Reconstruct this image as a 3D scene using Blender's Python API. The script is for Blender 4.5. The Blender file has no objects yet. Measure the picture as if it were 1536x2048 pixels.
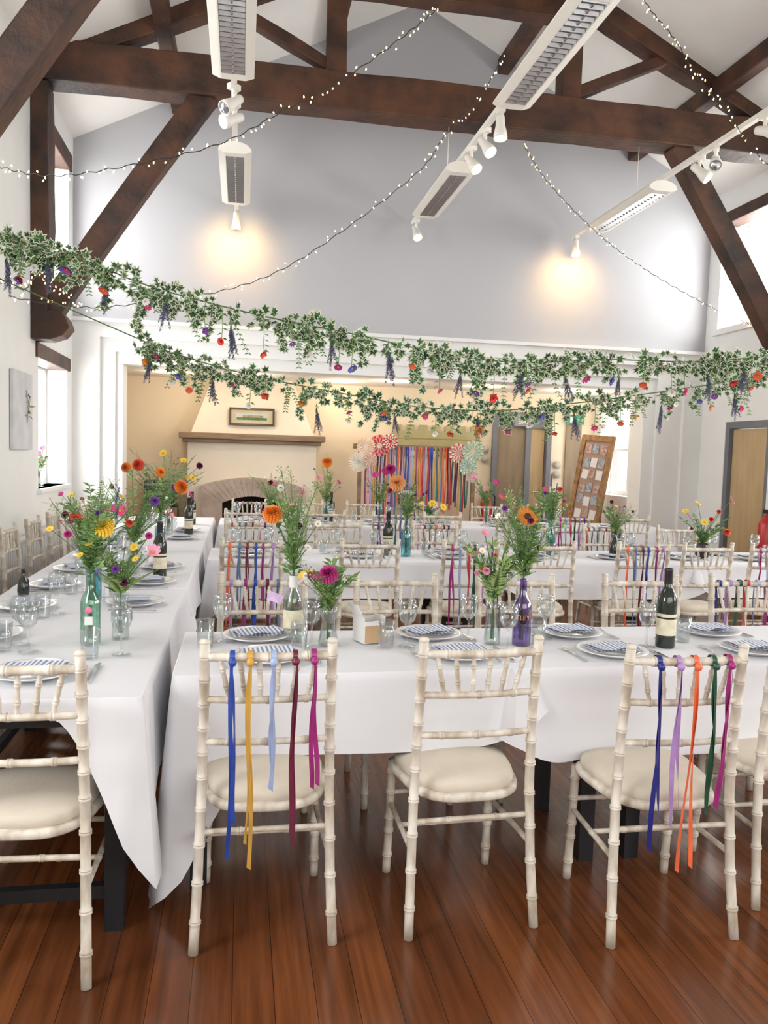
import bpy, math, random
from mathutils import Vector, Matrix
random.seed(11)
D=bpy.data; SC=bpy.context.scene; COL=SC.collection
pi=math.pi
# ------------------------------------------------------------------ materials
MATS={}
def mat(name,col,rough=.5,metal=0.,var=.08,scale=6.,bump=0.,col2=None,emit=0.,stretch=(1,1,1),spec=.5,bscale=None,ecol=None,detail=3,trans=0):
    if name in MATS: return MATS[name]
    m=D.materials.new(name); m.use_nodes=True; nt=m.node_tree; N=nt.nodes; L=nt.links
    b=N["Principled BSDF"]
    tc=N.new("ShaderNodeTexCoord"); mp=N.new("ShaderNodeMapping"); mp.inputs["Scale"].default_value=stretch
    L.new(tc.outputs["Object"],mp.inputs["Vector"])
    no=N.new("ShaderNodeTexNoise"); no.inputs["Scale"].default_value=scale; no.inputs["Detail"].default_value=detail
    L.new(mp.outputs["Vector"],no.inputs["Vector"])
    rp=N.new("ShaderNodeValToRGB")
    c1=tuple(max(0,c*(1-var)) for c in col); c2=tuple(min(1,c*(1+var)) for c in col)
    if col2: c1=col; c2=col2
    rp.color_ramp.elements[0].position=.32; rp.color_ramp.elements[1].position=.68
    rp.color_ramp.elements[0].color=(*c1,1); rp.color_ramp.elements[1].color=(*c2,1)
    L.new(no.outputs["Fac"],rp.inputs["Fac"]); L.new(rp.outputs["Color"],b.inputs["Base Color"])
    b.inputs["Roughness"].default_value=rough; b.inputs["Metallic"].default_value=metal
    b.inputs["Specular IOR Level"].default_value=spec
    if emit:
        b.inputs["Emission Color"].default_value=(*(ecol or col),1); b.inputs["Emission Strength"].default_value=emit
    if trans:
        b.inputs["Transmission Weight"].default_value=trans
    if bump:
        n2=N.new("ShaderNodeTexNoise"); n2.inputs["Scale"].default_value=bscale or scale*3; n2.inputs["Detail"].default_value=3
        L.new(mp.outputs["Vector"],n2.inputs["Vector"])
        bp=N.new("ShaderNodeBump"); bp.inputs["Strength"].default_value=bump; bp.inputs["Distance"].default_value=.01
        L.new(n2.outputs["Fac"],bp.inputs["Height"]); L.new(bp.outputs["Normal"],b.inputs["Normal"])
    MATS[name]=m; return m
def glass(name,tint=(.97,.99,.99),base=.06):
    if name in MATS: return MATS[name]
    m=D.materials.new(name); m.use_nodes=True; nt=m.node_tree; N=nt.nodes; L=nt.links
    N.remove(N["Principled BSDF"]); out=N["Material Output"]
    tr=N.new("ShaderNodeBsdfTransparent"); gl=N.new("ShaderNodeBsdfGlossy"); gl.inputs["Roughness"].default_value=.03
    no=N.new("ShaderNodeTexNoise"); no.inputs["Scale"].default_value=5
    rp=N.new("ShaderNodeValToRGB"); rp.color_ramp.elements[0].color=(*[c*.97 for c in tint],1); rp.color_ramp.elements[1].color=(*tint,1)
    L.new(no.outputs["Fac"],rp.inputs["Fac"]); L.new(rp.outputs["Color"],tr.inputs["Color"])
    lw=N.new("ShaderNodeLayerWeight"); lw.inputs["Blend"].default_value=.32
    ma=N.new("ShaderNodeMath"); ma.operation='MULTIPLY_ADD'; ma.inputs[1].default_value=.6; ma.inputs[2].default_value=base
    L.new(lw.outputs["Facing"],ma.inputs[0])
    mx=N.new("ShaderNodeMixShader"); L.new(ma.outputs[0],mx.inputs[0]); L.new(tr.outputs[0],mx.inputs[1]); L.new(gl.outputs[0],mx.inputs[2])
    L.new(mx.outputs[0],out.inputs["Surface"]); MATS[name]=m; return m
def floor_mat():
    m=D.materials.new("oak_boards"); m.use_nodes=True; nt=m.node_tree; N=nt.nodes; L=nt.links; b=N["Principled BSDF"]
    tc=N.new("ShaderNodeTexCoord"); mp=N.new("ShaderNodeMapping"); mp.inputs["Rotation"].default_value=(0,0,pi/2)
    L.new(tc.outputs["Object"],mp.inputs["Vector"])
    br=N.new("ShaderNodeTexBrick"); br.inputs["Scale"].default_value=1; br.inputs["Brick Width"].default_value=3.1; br.inputs["Row Height"].default_value=.112
    br.inputs["Mortar Size"].default_value=.0012; br.inputs["Bias"].default_value=0; br.offset=.37
    br.inputs["Color1"].default_value=(.190,.064,.021,1); br.inputs["Color2"].default_value=(.110,.036,.013,1); br.inputs["Mortar"].default_value=(.03,.012,.007,1)
    L.new(mp.outputs["Vector"],br.inputs["Vector"])
    m2=N.new("ShaderNodeMapping"); m2.inputs["Scale"].default_value=(26,1.3,1); L.new(tc.outputs["Object"],m2.inputs["Vector"])
    no=N.new("ShaderNodeTexNoise"); no.inputs["Scale"].default_value=1.5; no.inputs["Detail"].default_value=7; L.new(m2.outputs["Vector"],no.inputs["Vector"])
    rp=N.new("ShaderNodeValToRGB"); rp.color_ramp.elements[0].position=.3; rp.color_ramp.elements[1].position=.75
    rp.color_ramp.elements[0].color=(.62,.58,.56,1); rp.color_ramp.elements[1].color=(1.4,1.35,1.3,1)
    L.new(no.outputs["Fac"],rp.inputs["Fac"])
    mx=N.new("ShaderNodeMix"); mx.data_type='RGBA'; mx.blend_type='MULTIPLY'; mx.inputs[0].default_value=1
    L.new(br.outputs["Color"],mx.inputs[6]); L.new(rp.outputs["Color"],mx.inputs[7]); L.new(mx.outputs[2],b.inputs["Base Color"])
    n3=N.new("ShaderNodeTexNoise"); n3.inputs["Scale"].default_value=2.5; n3.inputs["Detail"].default_value=5; L.new(tc.outputs["Object"],n3.inputs["Vector"])
    mr=N.new("ShaderNodeMapRange"); mr.inputs[3].default_value=.12; mr.inputs[4].default_value=.30; L.new(n3.outputs["Fac"],mr.inputs[0]); L.new(mr.outputs[0],b.inputs["Roughness"])
    bp=N.new("ShaderNodeBump"); bp.inputs["Strength"].default_value=.2; bp.inputs["Distance"].default_value=.003; bp.invert=True
    L.new(br.outputs["Fac"],bp.inputs["Height"]); L.new(bp.outputs["Normal"],b.inputs["Normal"])
    return m
def stripe_mat():
    m=D.materials.new("striped_paper"); m.use_nodes=True; nt=m.node_tree; N=nt.nodes; L=nt.links; b=N["Principled BSDF"]
    tc=N.new("ShaderNodeTexCoord"); w=N.new("ShaderNodeTexWave"); w.inputs["Scale"].default_value=20; w.bands_direction='X'
    L.new(tc.outputs["Object"],w.inputs["Vector"])
    rp=N.new("ShaderNodeValToRGB"); rp.color_ramp.interpolation='CONSTANT'; rp.color_ramp.elements[0].color=(.75,.76,.80,1); rp.color_ramp.elements[1].color=(.20,.26,.42,1); rp.color_ramp.elements[1].position=.58
    L.new(w.outputs["Fac"],rp.inputs["Fac"]); L.new(rp.outputs["Color"],b.inputs["Base Color"]); b.inputs["Roughness"].default_value=.9
    return m
WHITE=mat("white_plaster",(.83,.83,.81),.85,var=.03,scale=1.5,bump=.12,bscale=14)
CEIL=mat("white_ceiling",(.85,.83,.79),.9,var=.03,scale=1.2,bump=.08,bscale=8)
GREY=mat("lavender_grey_paint",(.50,.50,.52),.85,var=.025,scale=.7)
CREAM=mat("cream_paint",(.80,.69,.52),.85,var=.03,scale=1)
CREAM2=mat("pale_cream_plaster",(.80,.72,.59),.85,var=.04,scale=2,bump=.15)
BEAM=mat("dark_stained_beam",(.020,.009,.006),.58,col2=(.105,.040,.017),scale=2.6,stretch=(1.2,1.2,1.2),bump=1.,bscale=12,detail=9)
OAK=mat("mantel_oak",(.19,.125,.075),.6,col2=(.32,.22,.13),scale=5,stretch=(.5,3,3),bump=.3)
STONE=mat("weathered_stone",(.38,.30,.25),.9,col2=(.52,.42,.36),scale=5,bump=.6,bscale=20)
CLOTH=mat("white_tablecloth",(.77,.77,.80),.8,var=.02,scale=2,bump=.3,bscale=5)
LIME=mat("limewashed_wood",(.44,.36,.27),.5,col2=(.76,.71,.62),scale=24,stretch=(1,1,.35),bump=.25,bscale=60)
PAD=mat("ivory_seat_fabric",(.63,.56,.46),.9,var=.04,scale=12,bump=.1,bscale=180)
BLACK=mat("black_table_frame",(.010,.010,.012),.45,var=.2)
CHINA=mat("white_china",(.80,.80,.80),.15,var=.01)
STEEL=mat("polished_steel",(.62,.62,.62),.2,1.,var=.05)
STRIPE=stripe_mat()
GLASS=glass("clear_glass")
WHMET=mat("white_enamel",(.80,.77,.70),.4,var=.02)
SILVER=mat("silver_louvre",(.45,.45,.46),.25,.9,var=.1,scale=20)
BULB=mat("warm_bulb",(1,.72,.38),.5,emit=4.5,ecol=(1,.64,.28))
SPOTB=mat("spot_bulb",(1,.85,.6),.5,emit=12,ecol=(1,.66,.32))
WIRE=mat("dark_green_wire",(.02,.025,.02),.5,var=.2)
LEAF=mat("dark_green_leaf",(.012,.060,.022),.45,col2=(.045,.135,.04),scale=9)
RIM=mat("cream_leaf_margin",(.45,.50,.31),.5,col2=(.70,.70,.53),scale=15)
GRN=mat("fresh_green_foliage",(.085,.18,.045),.55,col2=(.18,.31,.09),scale=25)
GRN2=mat("yellow_green_foliage",(.22,.33,.09),.55,col2=(.36,.46,.18),scale=25)
STEM=mat("green_stem",(.08,.17,.05),.5,var=.3)
GREYP=mat("grey_door_paint",(.16,.17,.19),.5,var=.04)
VEN=mat("beech_veneer",(.47,.33,.17),.45,col2=(.56,.41,.22),scale=3,stretch=(4,4,.6))
VEN2=mat("shaded_veneer",(.20,.15,.09),.45,col2=(.27,.20,.12),scale=3,stretch=(4,4,.6))  # veneer with the doorway's dim light put into its colour
FLOORM=floor_mat()
def colm(n,c,r=.6): return mat(n,c,r,var=.15,scale=40)
# ------------------------------------------------------------------ mesh builder
class MB:
    def __init__(s): s.v=[];s.f=[];s.m=[];s.s=[]
    def add(s,vs,fs,mi=0,sm=False):
        o=len(s.v); s.v+= [tuple(p) for p in vs]
        for f in fs: s.f.append([i+o for i in f]); s.m.append(mi); s.s.append(sm)
    def box(s,c,d,mi=0,M=None):
        x,y,z=[k/2 for k in d]; vs=[Vector((a*x,b*y,e*z)) for e in(-1,1) for b in(-1,1) for a in(-1,1)]
        if M: vs=[M@v for v in vs]
        vs=[v+Vector(c) for v in vs]
        s.add(vs,[(0,2,3,1),(4,5,7,6),(0,1,5,4),(2,6,7,3),(0,4,6,2),(1,3,7,5)],mi)
    def bb(s,x0,x1,y0,y1,z0,z1,mi=0): s.box(((x0+x1)/2,(y0+y1)/2,(z0+z1)/2),(abs(x1-x0),abs(y1-y0),abs(z1-z0)),mi)
    def beam(s,p,q,w,h,mi=0,up=(0,0,1)):
        p=Vector(p);q=Vector(q);d=(q-p);l=d.length;d.normalize();u=Vector(up)
        if abs(d.dot(u))>.99:u=Vector((0,1,0))
        x=d.cross(u).normalized();z=x.cross(d)
        M=Matrix((x,d,z)).transposed(); s.box((p+q)/2,(w,l,h),mi,M)
    def tube(s,path,rad,n=8,mi=0,cap=True):
        P=[Vector(p) for p in path]
        if not hasattr(rad,'__len__'): rad=[rad]*len(P)
        a=None;vs=[]
        for i,p in enumerate(P):
            t=(P[min(i+1,len(P)-1)]-P[max(i-1,0)])
            if t.length<1e-9:t=Vector((0,0,1))
            t.normalize()
            if a is None:
                a=Vector((1,0,0)) if abs(t.x)<.9 else Vector((0,1,0))
            a=(a-t*a.dot(t)).normalized();b=t.cross(a)
            for k in range(n):
                g=2*pi*k/n; vs.append(p+(a*math.cos(g)+b*math.sin(g))*rad[i])
        fs=[]
        for i in range(len(P)-1):
            for k in range(n):
                k2=(k+1)%n; fs.append((i*n+k,i*n+k2,(i+1)*n+k2,(i+1)*n+k))
        s.add(vs,fs,mi,True)
        if cap:
            o=len(s.v)-len(vs)
            s.f.append([o+k for k in range(n)][::-1]);s.m.append(mi);s.s.append(False)
            s.f.append([o+(len(P)-1)*n+k for k in range(n)]);s.m.append(mi);s.s.append(False)
    def lathe(s,prof,n=20,mi=0,c=(0,0,0),M=None):
        vs=[]
        for r,z in prof:
            for k in range(n):
                g=2*pi*k/n; v=Vector((r*math.cos(g),r*math.sin(g),z))
                if M: v=M@v
                vs.append(v+Vector(c))
        fs=[(i*n+k,i*n+(k+1)%n,(i+1)*n+(k+1)%n,(i+1)*n+k) for i in range(len(prof)-1) for k in range(n)]
        s.add(vs,fs,mi,True)
    def obj(s,name,mats,parent=None,loc=(0,0,0),rz=0,bevel=0):
        me=D.meshes.new(name); me.from_pydata(s.v,[],s.f)
        for m in (mats if isinstance(mats,(list,tuple)) else [mats]): me.materials.append(m)
        me.polygons.foreach_set("material_index",s.m); me.polygons.foreach_set("use_smooth",s.s); me.update()
        return mko(name,me,parent,loc,rz,bevel)
KIDS={}
def mko(name,me,parent=None,loc=(0,0,0),rz=0,bevel=0):
    o=D.objects.new(name,me); COL.objects.link(o); o.location=loc; o.rotation_euler=(0,0,rz)
    if parent: o.parent=parent; KIDS.setdefault(parent.name,[]).append(o)
    if bevel:
        b=o.modifiers.new("bevel",'BEVEL'); b.width=bevel; b.segments=2; b.limit_method='ANGLE'
    return o
def empty(name,loc=(0,0,0),rz=0):
    o=D.objects.new(name,None); o.empty_display_size=.1; COL.objects.link(o); o.location=loc; o.rotation_euler=(0,0,rz); return o
def tag(o,label,cat,group=None):
    o["label"]=label;o["category"]=cat
    if group:o["group"]=group
    return o
def struct(o,label,cat="room"):
    o["kind"]="structure";o["label"]=label;o["category"]=cat;return o
def clone(o,parent=None,loc=None,rz=None,sc=None):
    n=o.copy(); COL.objects.link(n)
    if parent: n.parent=parent; KIDS.setdefault(parent.name,[]).append(n)
    if loc is not None:n.location=loc
    if rz is not None:n.rotation_euler=(0,0,rz)
    if sc is not None:n.scale=(sc,sc,sc)
    for c in KIDS.get(o.name,[]): clone(c,n)
    return n
# ------------------------------------------------------------------ room
XL,XR,YF=-1.87,5.82,9.5; XM=(XL+XR)/2; ZE=4.83; ZA=6.73; YB=-1.5
def roofz(x): return ZE+(ZA-ZE)*(1-abs(x-XM)/((XR-XL)/2))
b=MB(); b.bb(XL-.35,XR+.5,YB-.2,11.4,-.1,0); struct(b.obj("floor",FLOORM),"polished reddish brown timber floorboards","floor")
def wall_x(name,x0,x1,y0,y1,z0,z1,holes,mats,label):
    b=MB(); ys=sorted({y0,y1,*[h[0] for h in holes],*[h[1] for h in holes]}); zs=sorted({z0,z1,*[h[2] for h in holes],*[h[3] for h in holes]})
    for i in range(len(ys)-1):
        for j in range(len(zs)-1):
            cy=(ys[i]+ys[i+1])/2;cz=(zs[j]+zs[j+1])/2
            if any(h[0]<cy<h[1] and h[2]<cz<h[3] for h in holes): continue
            b.bb(x0,x1,ys[i],ys[i+1],zs[j],zs[j+1])
    return struct(b.obj(name,mats),label,"wall")
LH=[(8.2,9.28,3.12,4.45),(7.95,9.2,1.06,2.32),(5.2,6.4,3.12,4.45),(2.4,3.6,3.12,4.45),(.6,1.8,1.06,2.32)]
wall_x("wall_left",XL-.3,XL,YB,9.9,0,ZE+.05,LH,WHITE,"white painted thick plaster side wall with deep window reveals")
RH=[(7.7,9.25,3.15,4.45),(4.6,6.4,3.15,4.45),(1.6,3.4,3.15,4.45),(8.1,8.95,0,2.0),(3.6,5.4,1.0,2.3),(.2,2.2,1.0,2.3)]
wall_x("wall_right",XR,XR+.45,YB,9.9,0,ZE+.05,RH,WHITE,"white painted thick plaster side wall with windows and doorway")
b=MB()
pts=[(XL,2.86),(XR,2.86),(XR,ZE),(XM,ZA),(XL,ZE)]
vs=[(x,YF,z) for x,z in pts]+[(x,YF+.3,z) for x,z in pts]
b.add(vs,[(0,1,2,3,4),(9,8,7,6,5)]+[(i,i+5,(i+1)%5+5,(i+1)%5) for i in range(5)])
struct(b.obj("wall_far",GREY),"pale lavender grey painted gable end wall","wall")
# unseen rear wall added to cut light from behind, with an open hole
b=MB(); b.bb(XL,-.6,YB-.2,YB,0,ZE); b.bb(4.4,XR,YB-.2,YB,0,ZE); b.bb(-.6,4.4,YB-.2,YB,0,.9); b.bb(-.6,4.4,YB-.2,YB,2.9,ZE)
pts=[(XL,ZE),(XR,ZE),(XM,ZA)]; vs=[(x,YB-.2,z) for x,z in pts]+[(x,YB,z) for x,z in pts]; b.add(vs,[(0,1,2),(5,4,3),(0,3,4,1),(1,4,5,2),(2,5,3,0)])
struct(b.obj("wall_rear_added",WHITE),"unseen white wall added to limit rear light, with wide opening","wall")
# stepped white surround of opening
def frame_layer(name,y0,y1,xa,xb,zt,top,m=WHITE,xl=XL,xr=XR):
    b=MB(); b.bb(xl,xa,y0,y1,0,top); b.bb(xb,xr,y0,y1,0,top); b.bb(xa,xb,y0,y1,zt,top)
    return struct(b.obj(name,m),"white stepped moulded surround of the wide opening","trim")
frame_layer("trim_1",YF-.03,YF+.03,-1.58,5.56,2.70,2.86)
frame_layer("trim_2",YF+.03,YF+.07,-1.42,5.22,2.55,2.855)
frame_layer("trim_3",YF+.07,YF+.40,-1.34,5.06,2.42,2.85)
b=MB(); b.bb(XL,XR,YF-.09,YF,2.86,2.90); struct(b.obj("trim_4",WHITE),"thin white ledge along the base of the gable","trim")
# ceiling slopes
b=MB()
for sx in (XL-.3,XR+.45):
    zz=ZE-(abs(sx-(XL if sx<0 else XR)))*.494
    vs=[(sx,YB-.2,zz),(XM,YB-.2,ZA),(XM,9.9,ZA),(sx,9.9,zz)]
    vs+=[(x,y,z+.15) for x,y,z in vs]
    b.add(vs,[(0,1,2,3),(7,6,5,4),(0,4,5,1),(1,5,6,2),(2,6,7,3),(3,7,4,0)])
struct(b.obj("ceiling",CEIL),"white plastered pitched ceiling","ceiling")
# back room
BY=11.3
b=MB(); b.bb(-2.2,3.62,BY,BY+.2,0,2.5); b.bb(4.5,5.6,BY,BY+.2,0,2.5); b.bb(3.62,4.5,BY,BY+.2,2.16,2.5)
b.bb(3.55,4.6,BY+.3,BY+.4,0,2.5)
struct(b.obj("wall_back",CREAM),"warm cream painted wall of the adjoining room","wall")
b=MB(); b.bb(-2.3,-2.1,9.9,BY,0,2.5); struct(b.obj("wall_back_left",CREAM),"cream painted side wall of adjoining room","wall")
wall_x("wall_back_right",5.2,5.5,9.9,BY,0,2.5,[(10.05,11.1,1.0,2.3)],WHITE,"white side wall of adjoining room with window")
b=MB(); b.bb(-2.3,5.5,9.9,BY+.2,2.44,2.5); struct(b.obj("ceiling_back",CEIL),"flat white ceiling of adjoining room","ceiling")
# windows
FR=mat("white_window_frame",(.82,.82,.82),.4,var=.02)
def window(n,x,y0,y1,z0,z1,mull=1,trans=1,label="white painted casement window with bright daylight"):
    b=MB(); w=.06
    b.bb(x-.03,x+.03,y0,y1,z0,z0+w);b.bb(x-.03,x+.03,y0,y1,z1-w,z1);b.bb(x-.03,x+.03,y0,y0+w,z0+w,z1-w);b.bb(x-.03,x+.03,y1-w,y1,z0+w,z1-w)
    for i in range(mull):
        yy=y0+(y1-y0)*(i+1)/(mull+1); b.bb(x-.025,x+.025,yy-.025,yy+.025,z0+w,z1-w)
    for i in range(trans):
        zz=z0+(z1-z0)*(i+1)/(trans+1); b.bb(x-.02,x+.02,y0+w,y1-w,zz-.018,zz+.018)
    return struct(b.obj("window_%d"%n,FR),label,"window")
wi=1
for h in LH: window(wi,XL-.24,*h); wi+=1
for h in RH:
    if h[2]>.5: window(wi,XR+.38,*h,mull=1,trans=0); wi+=1
window(wi,5.42,10.05,11.1,1.0,2.3,1,1)
b=MB(); b.bb(XL-.2,XL+.04,7.9,9.25,1.02,1.06); b.bb(XL-.2,XL+.03,8.15,9.33,3.08,3.12); struct(b.obj("trim_6",WHITE),"white window sills","window sill")
b=MB(); b.bb(XR-.05,XR+.3,7.6,9.3,3.08,3.15); struct(b.obj("trim_7",WHITE),"white window sill ledge","window sill")
def lintel(x0,x1,y0,y1,z0,z1,nm="window_lintel"):
    b=MB(); b.bb(x0,x1,y0,y1,z0,z1); tag(b.obj(nm,BEAM,bevel=.01),"dark stained timber lintel over a window","lintel","window lintels")
lintel(XL-.2,XL+.02,8.1,9.38,4.42,4.6); lintel(XL-.2,XL+.02,7.85,9.3,2.28,2.42); lintel(XR-.03,XR+.2,7.5,9.35,4.42,4.56)
# doors
def door(n,loc,rz,w,h,label,two=False):
    e=empty("door_%d"%n,loc,rz); struct(e,label,"door")
    b=MB(); b.bb(-w/2,-w/2+.07,-.07,.07,0,h);b.bb(w/2-.07,w/2,-.07,.07,0,h);b.bb(-w/2+.07,w/2-.07,-.07,.07,h-.08,h)
    b.obj("door_frame",GREYP,e)
    b=MB()
    if two: b.bb(-w/2+.08,.06,-.02,.02,0.01,h-.22); b.bb(.14,w/2-.08,.02,.05,0.01,h-.22,2); b.bb(.06,.14,-.05,.05,0.01,h-.09,1); b.bb(-w/2+.08,w/2-.08,-.02,.02,h-.22,h-.08,1)
    else: b.bb(-w/2+.08,w/2-.08,-.02,.02,.01,h-.09)
    p=b.obj("door_panel",[VEN2 if two else VEN,GREYP,VEN],e)
    b=MB(); b.tube([(w/2-.15,-.02,1.0),(w/2-.15,-.07,1.0),(w/2-.27,-.07,1.0)],.01,8); b.obj("door_handle",STEEL,p)
    return e
door(1,(4.05,BY+.0,0),0,.9,2.15,"grey framed shade-darkened veneer double door",True)
door(2,(XR+.08,8.525,0),pi/2,.85,2.0,"grey framed beech veneer door in recess")
b=MB(); b.bb(4.74,4.98,BY-.03,BY,0,2.0); struct(b.obj("door_3",VEN2),"narrow cupboard door in cream wall","door")
# ------------------------------------------------------------------ roof trusses
def truss(Y):
    e=empty("roof_truss",(XM,Y,0)); tag(e,"dark stained oak queen post roof truss with braces","roof truss","roof trusses")
    def P(name,p,q,w,h):
        b=MB(); p=Vector((p[0],0,p[1]));q=Vector((q[0],0,q[1])); n=max(2,int((q-p).length/.35)); rnd=random.Random(int(p.x*100)+int(q.z*37)+int(Y*11))
        # hand-hewn: slightly irregular cross sections along the length
        d=(q-p).normalized(); x=d.cross(Vector((0,1,0))).normalized(); vs=[]
        for i in range(n+1):
            c=p.lerp(q,i/n)
            for a,bb in((-1,-1),(1,-1),(1,1),(-1,1)):
                vs.append(c+x*(a*w/2+rnd.uniform(-.010,.010))+Vector((0,bb*h/2+rnd.uniform(-.006,.006),0)))
        fs=[(i*4+k,i*4+(k+1)%4,i*4+4+(k+1)%4,i*4+4+k) for i in range(n) for k in range(4)]+[(3,2,1,0),(n*4,n*4+1,n*4+2,n*4+3)]
        b.add(vs,fs); return b.obj(name,BEAM,e,bevel=.012)
    hw=(XR-XL)/2
    P("tie_beam",(-hw,4.85),(hw,4.85),.35,.28)
    for s in(-1,1):
        P("wall_post",(s*(hw-.075),2.62),(s*(hw-.075),4.66),.15,.26)
        b=MB(); path=[]
        for i in range(9):
            t=i/8; x=s*((hw-.09)*(1-t)+(hw-1.50)*t); z=2.60+(4.72-2.60)*t; bow=.06*math.sin(pi*t)
            path.append(Vector((x+s*bow*.7,0,z-bow*.5)))
        for i in range(8): b.beam(path[i]-(path[i+1]-path[i])*.05,path[i+1],.21,.18,0,up=(0,1,0))
        b.obj("brace",BEAM,e,bevel=.01)
        b=MB(); pr=[(0,2.42),(.16,2.42),(.27,2.46),(.33,2.54),(.30,2.62),(.25,2.68),(0,2.68)]
        vs=[(s*(hw-u),-.13,z) for u,z in pr]+[(s*(hw-u),.13,z) for u,z in pr]; n=len(pr)
        b.add(vs,[tuple(range(n)),tuple(range(2*n-1,n-1,-1))]+[(i,i+n,(i+1)%n+n,(i+1)%n) for i in range(n)])
        b.obj("corbel",BEAM,e,bevel=.01)
        P("queen_post",(s*1.16,5.03),(s*1.16,6.05),.19,.20)
        P("principal_rafter",(s*hw,4.83),(s*.02,4.83+(hw)*.494-.13),.22,.20)
        P("strut",(s*1.22,5.10),(s*2.35,5.62),.11,.12)
        P("inner_strut",(s*1.16,5.85),(s*.55,6.35),.11,.12)
    P("straining_beam",(-1.1,5.90),(1.1,5.90),.24,.20)
    P("ridge_strut",(0,6.0),(0,6.6),.14,.16)
    return e
truss(7.8); truss(4.7); truss(1.4)
for x in (-.75,.95,2.99,4.7):
    b=MB(); b.bb(-.07,.07,-5.4,5.5,-.09,.09); o=b.obj("roof_purlin",BEAM,None,(x,4,roofz(x)-.11),bevel=.015); tag(o,"dark timber purlin running along the ceiling slope","roof beam","roof purlins")
# ------------------------------------------------------------------ track lights
LREF=mat("lamp_reflector",(.10,.10,.11),.3,.5,emit=.05,ecol=(1,.97,.9))
def fitting(e,y0,y1,roll=0):
    L=y1-y0; yc=(y0+y1)/2; b=MB(); prof=[]
    n=14
    for i in range(n+1):
        g=pi*i/n; prof.append((.145*math.cos(g),.080*math.sin(g)))
    prof=prof+[(-.092,-.02),(-.081,-.022),(-.081,.0),(.081,.0),(.081,-.022),(.092,-.02)]
    m=len(prof); vs=[(x,y,z) for y in(-L/2,L/2) for x,z in prof]
    b.add(vs,[(i,(i+1)%m,(i+1)%m+m,i+m) for i in range(m)],0,False)
    b.add(vs,[tuple(range(m))[::-1],tuple(range(m,2*m))])
    b.bb(-.081,.081,-L/2,-L/2+.09,-.022,0); b.bb(-.081,.081,L/2-.09,L/2,-.022,0)
    f=b.obj("louvre_light",WHMET,e,(0,yc,-.11)); f.rotation_euler=(0,roll,0)
    b=MB(); b.bb(-.077,.077,-L/2+.1,L/2-.1,-.004,0,1)
    k=int((L-.2)/.062)
    for i in range(k+1):
        yy=-L/2+.1+(L-.2)*i/k; b.box((0,yy,-.014),(.154,.010,.024),0,Matrix.Rotation(.5,3,'X'))
    b.bb(-.006,.006,-L/2+.1,L/2-.1,-.022,-.004)
    b.obj("louvre",[SILVER,LREF],f)
def spot(e,y,yaw,tilt,on=True):
    r=empty("spotlight",(0,y,-.03),yaw); r.parent=e; KIDS.setdefault(e.name,[]).append(r)
    b=MB(); b.tube([(0,0,0),(0,0,-.09)],.016,8); b.box((0,0,-.01),(.05,.09,.04)); b.obj("spotlight_bracket",WHMET,r)
    M=Matrix.Rotation(tilt,3,'X'); b=MB()
    b.lathe([(0,.08),(.030,.08),(.034,.06),(.036,0),(.052,-.07),(.054,-.11),(.049,-.11),(.045,-.09)],16,0,(0,0,-.12),M); b.obj("spotlight_head",WHMET,r)
    b=MB(); b.lathe([(0,-.128),(.028,-.121),(.047,-.100)],16,0,(0,0,-.12),M); b.obj("spotlight_bulb",SPOTB if on else SILVER,r)
def track(x,y0,y1,fits,spots):
    e=empty("track_light",(x,0,4.2)); tag(e,"white ceiling track with louvred fluorescent fittings and small spotlights","track light","suspended track lights")
    b=MB(); b.bb(-.022,.022,y0,y1,-.03,.01); b.obj("track",WHMET,e)
    b=MB()
    for y in (4.7,7.8): b.tube([(0,y,0),(0,y,.5)],.004,6)
    b.obj("hanging_rod",WHMET,e)
    for a,c in fits: fitting(e,a,c)
    for s in spots: spot(e,*s)
# tilt about X: negative swings the mouth towards the viewer end of the hall
track(-.10,1.0,9.38,[(1.2,2.7),(4.35,5.92),(7.33,8.84)],[(6.55,-1.0,-1.1),(6.25,2.2,.9,False),(9.3,0,.2,False)])
track(1.93,1.0,9.38,[(1.2,2.7),(4.35,5.90),(7.28,8.74)],[(6.15,0,-.15),(6.55,.5,-.7),(6.95,.5,-.7),(9.2,.2,-.6)])
track(3.92,1.0,9.38,[(1.2,2.7),(4.2,5.5),(7.26,8.75)],[(5.75,.3,-1.2),(6.4,2.6,.9,False),(6.65,.8,-.8),(9.3,0,-.1)])
# ------------------------------------------------------------------ chairs
def bamboo(b,pts,r,rings,n=10,mi=0,bump=1.20):
    """tube along polyline with swollen bamboo rings at fractions"""
    P=[Vector(p) for p in pts]; ls=[0]
    for i in range(1,len(P)): ls.append(ls[-1]+(P[i]-P[i-1]).length)
    T=ls[-1]
    def at(t):
        d=max(0,min(1,t))*T
        for i in range(1,len(P)):
            if d<=ls[i]+1e-9:
                k=(d-ls[i-1])/(ls[i]-ls[i-1]); return P[i-1].lerp(P[i],k)
        return P[-1]
    ts=[(i/12,1) for i in range(13)]
    for g in rings:
        w=.009/T
        ts=[t for t in ts if abs(t[0]-g)>w*1.3]
        ts+=[(g-w,1),(g-w*.6,bump),(g-w*.15,bump),(g,.98),(g+w*.15,bump),(g+w*.6,bump),(g+w,1)]
    ts=sorted([t for t in ts if 0<=t[0]<=1])
    b.tube([at(t) for t,_ in ts],[r*k for _,k in ts],n,mi)
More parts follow.
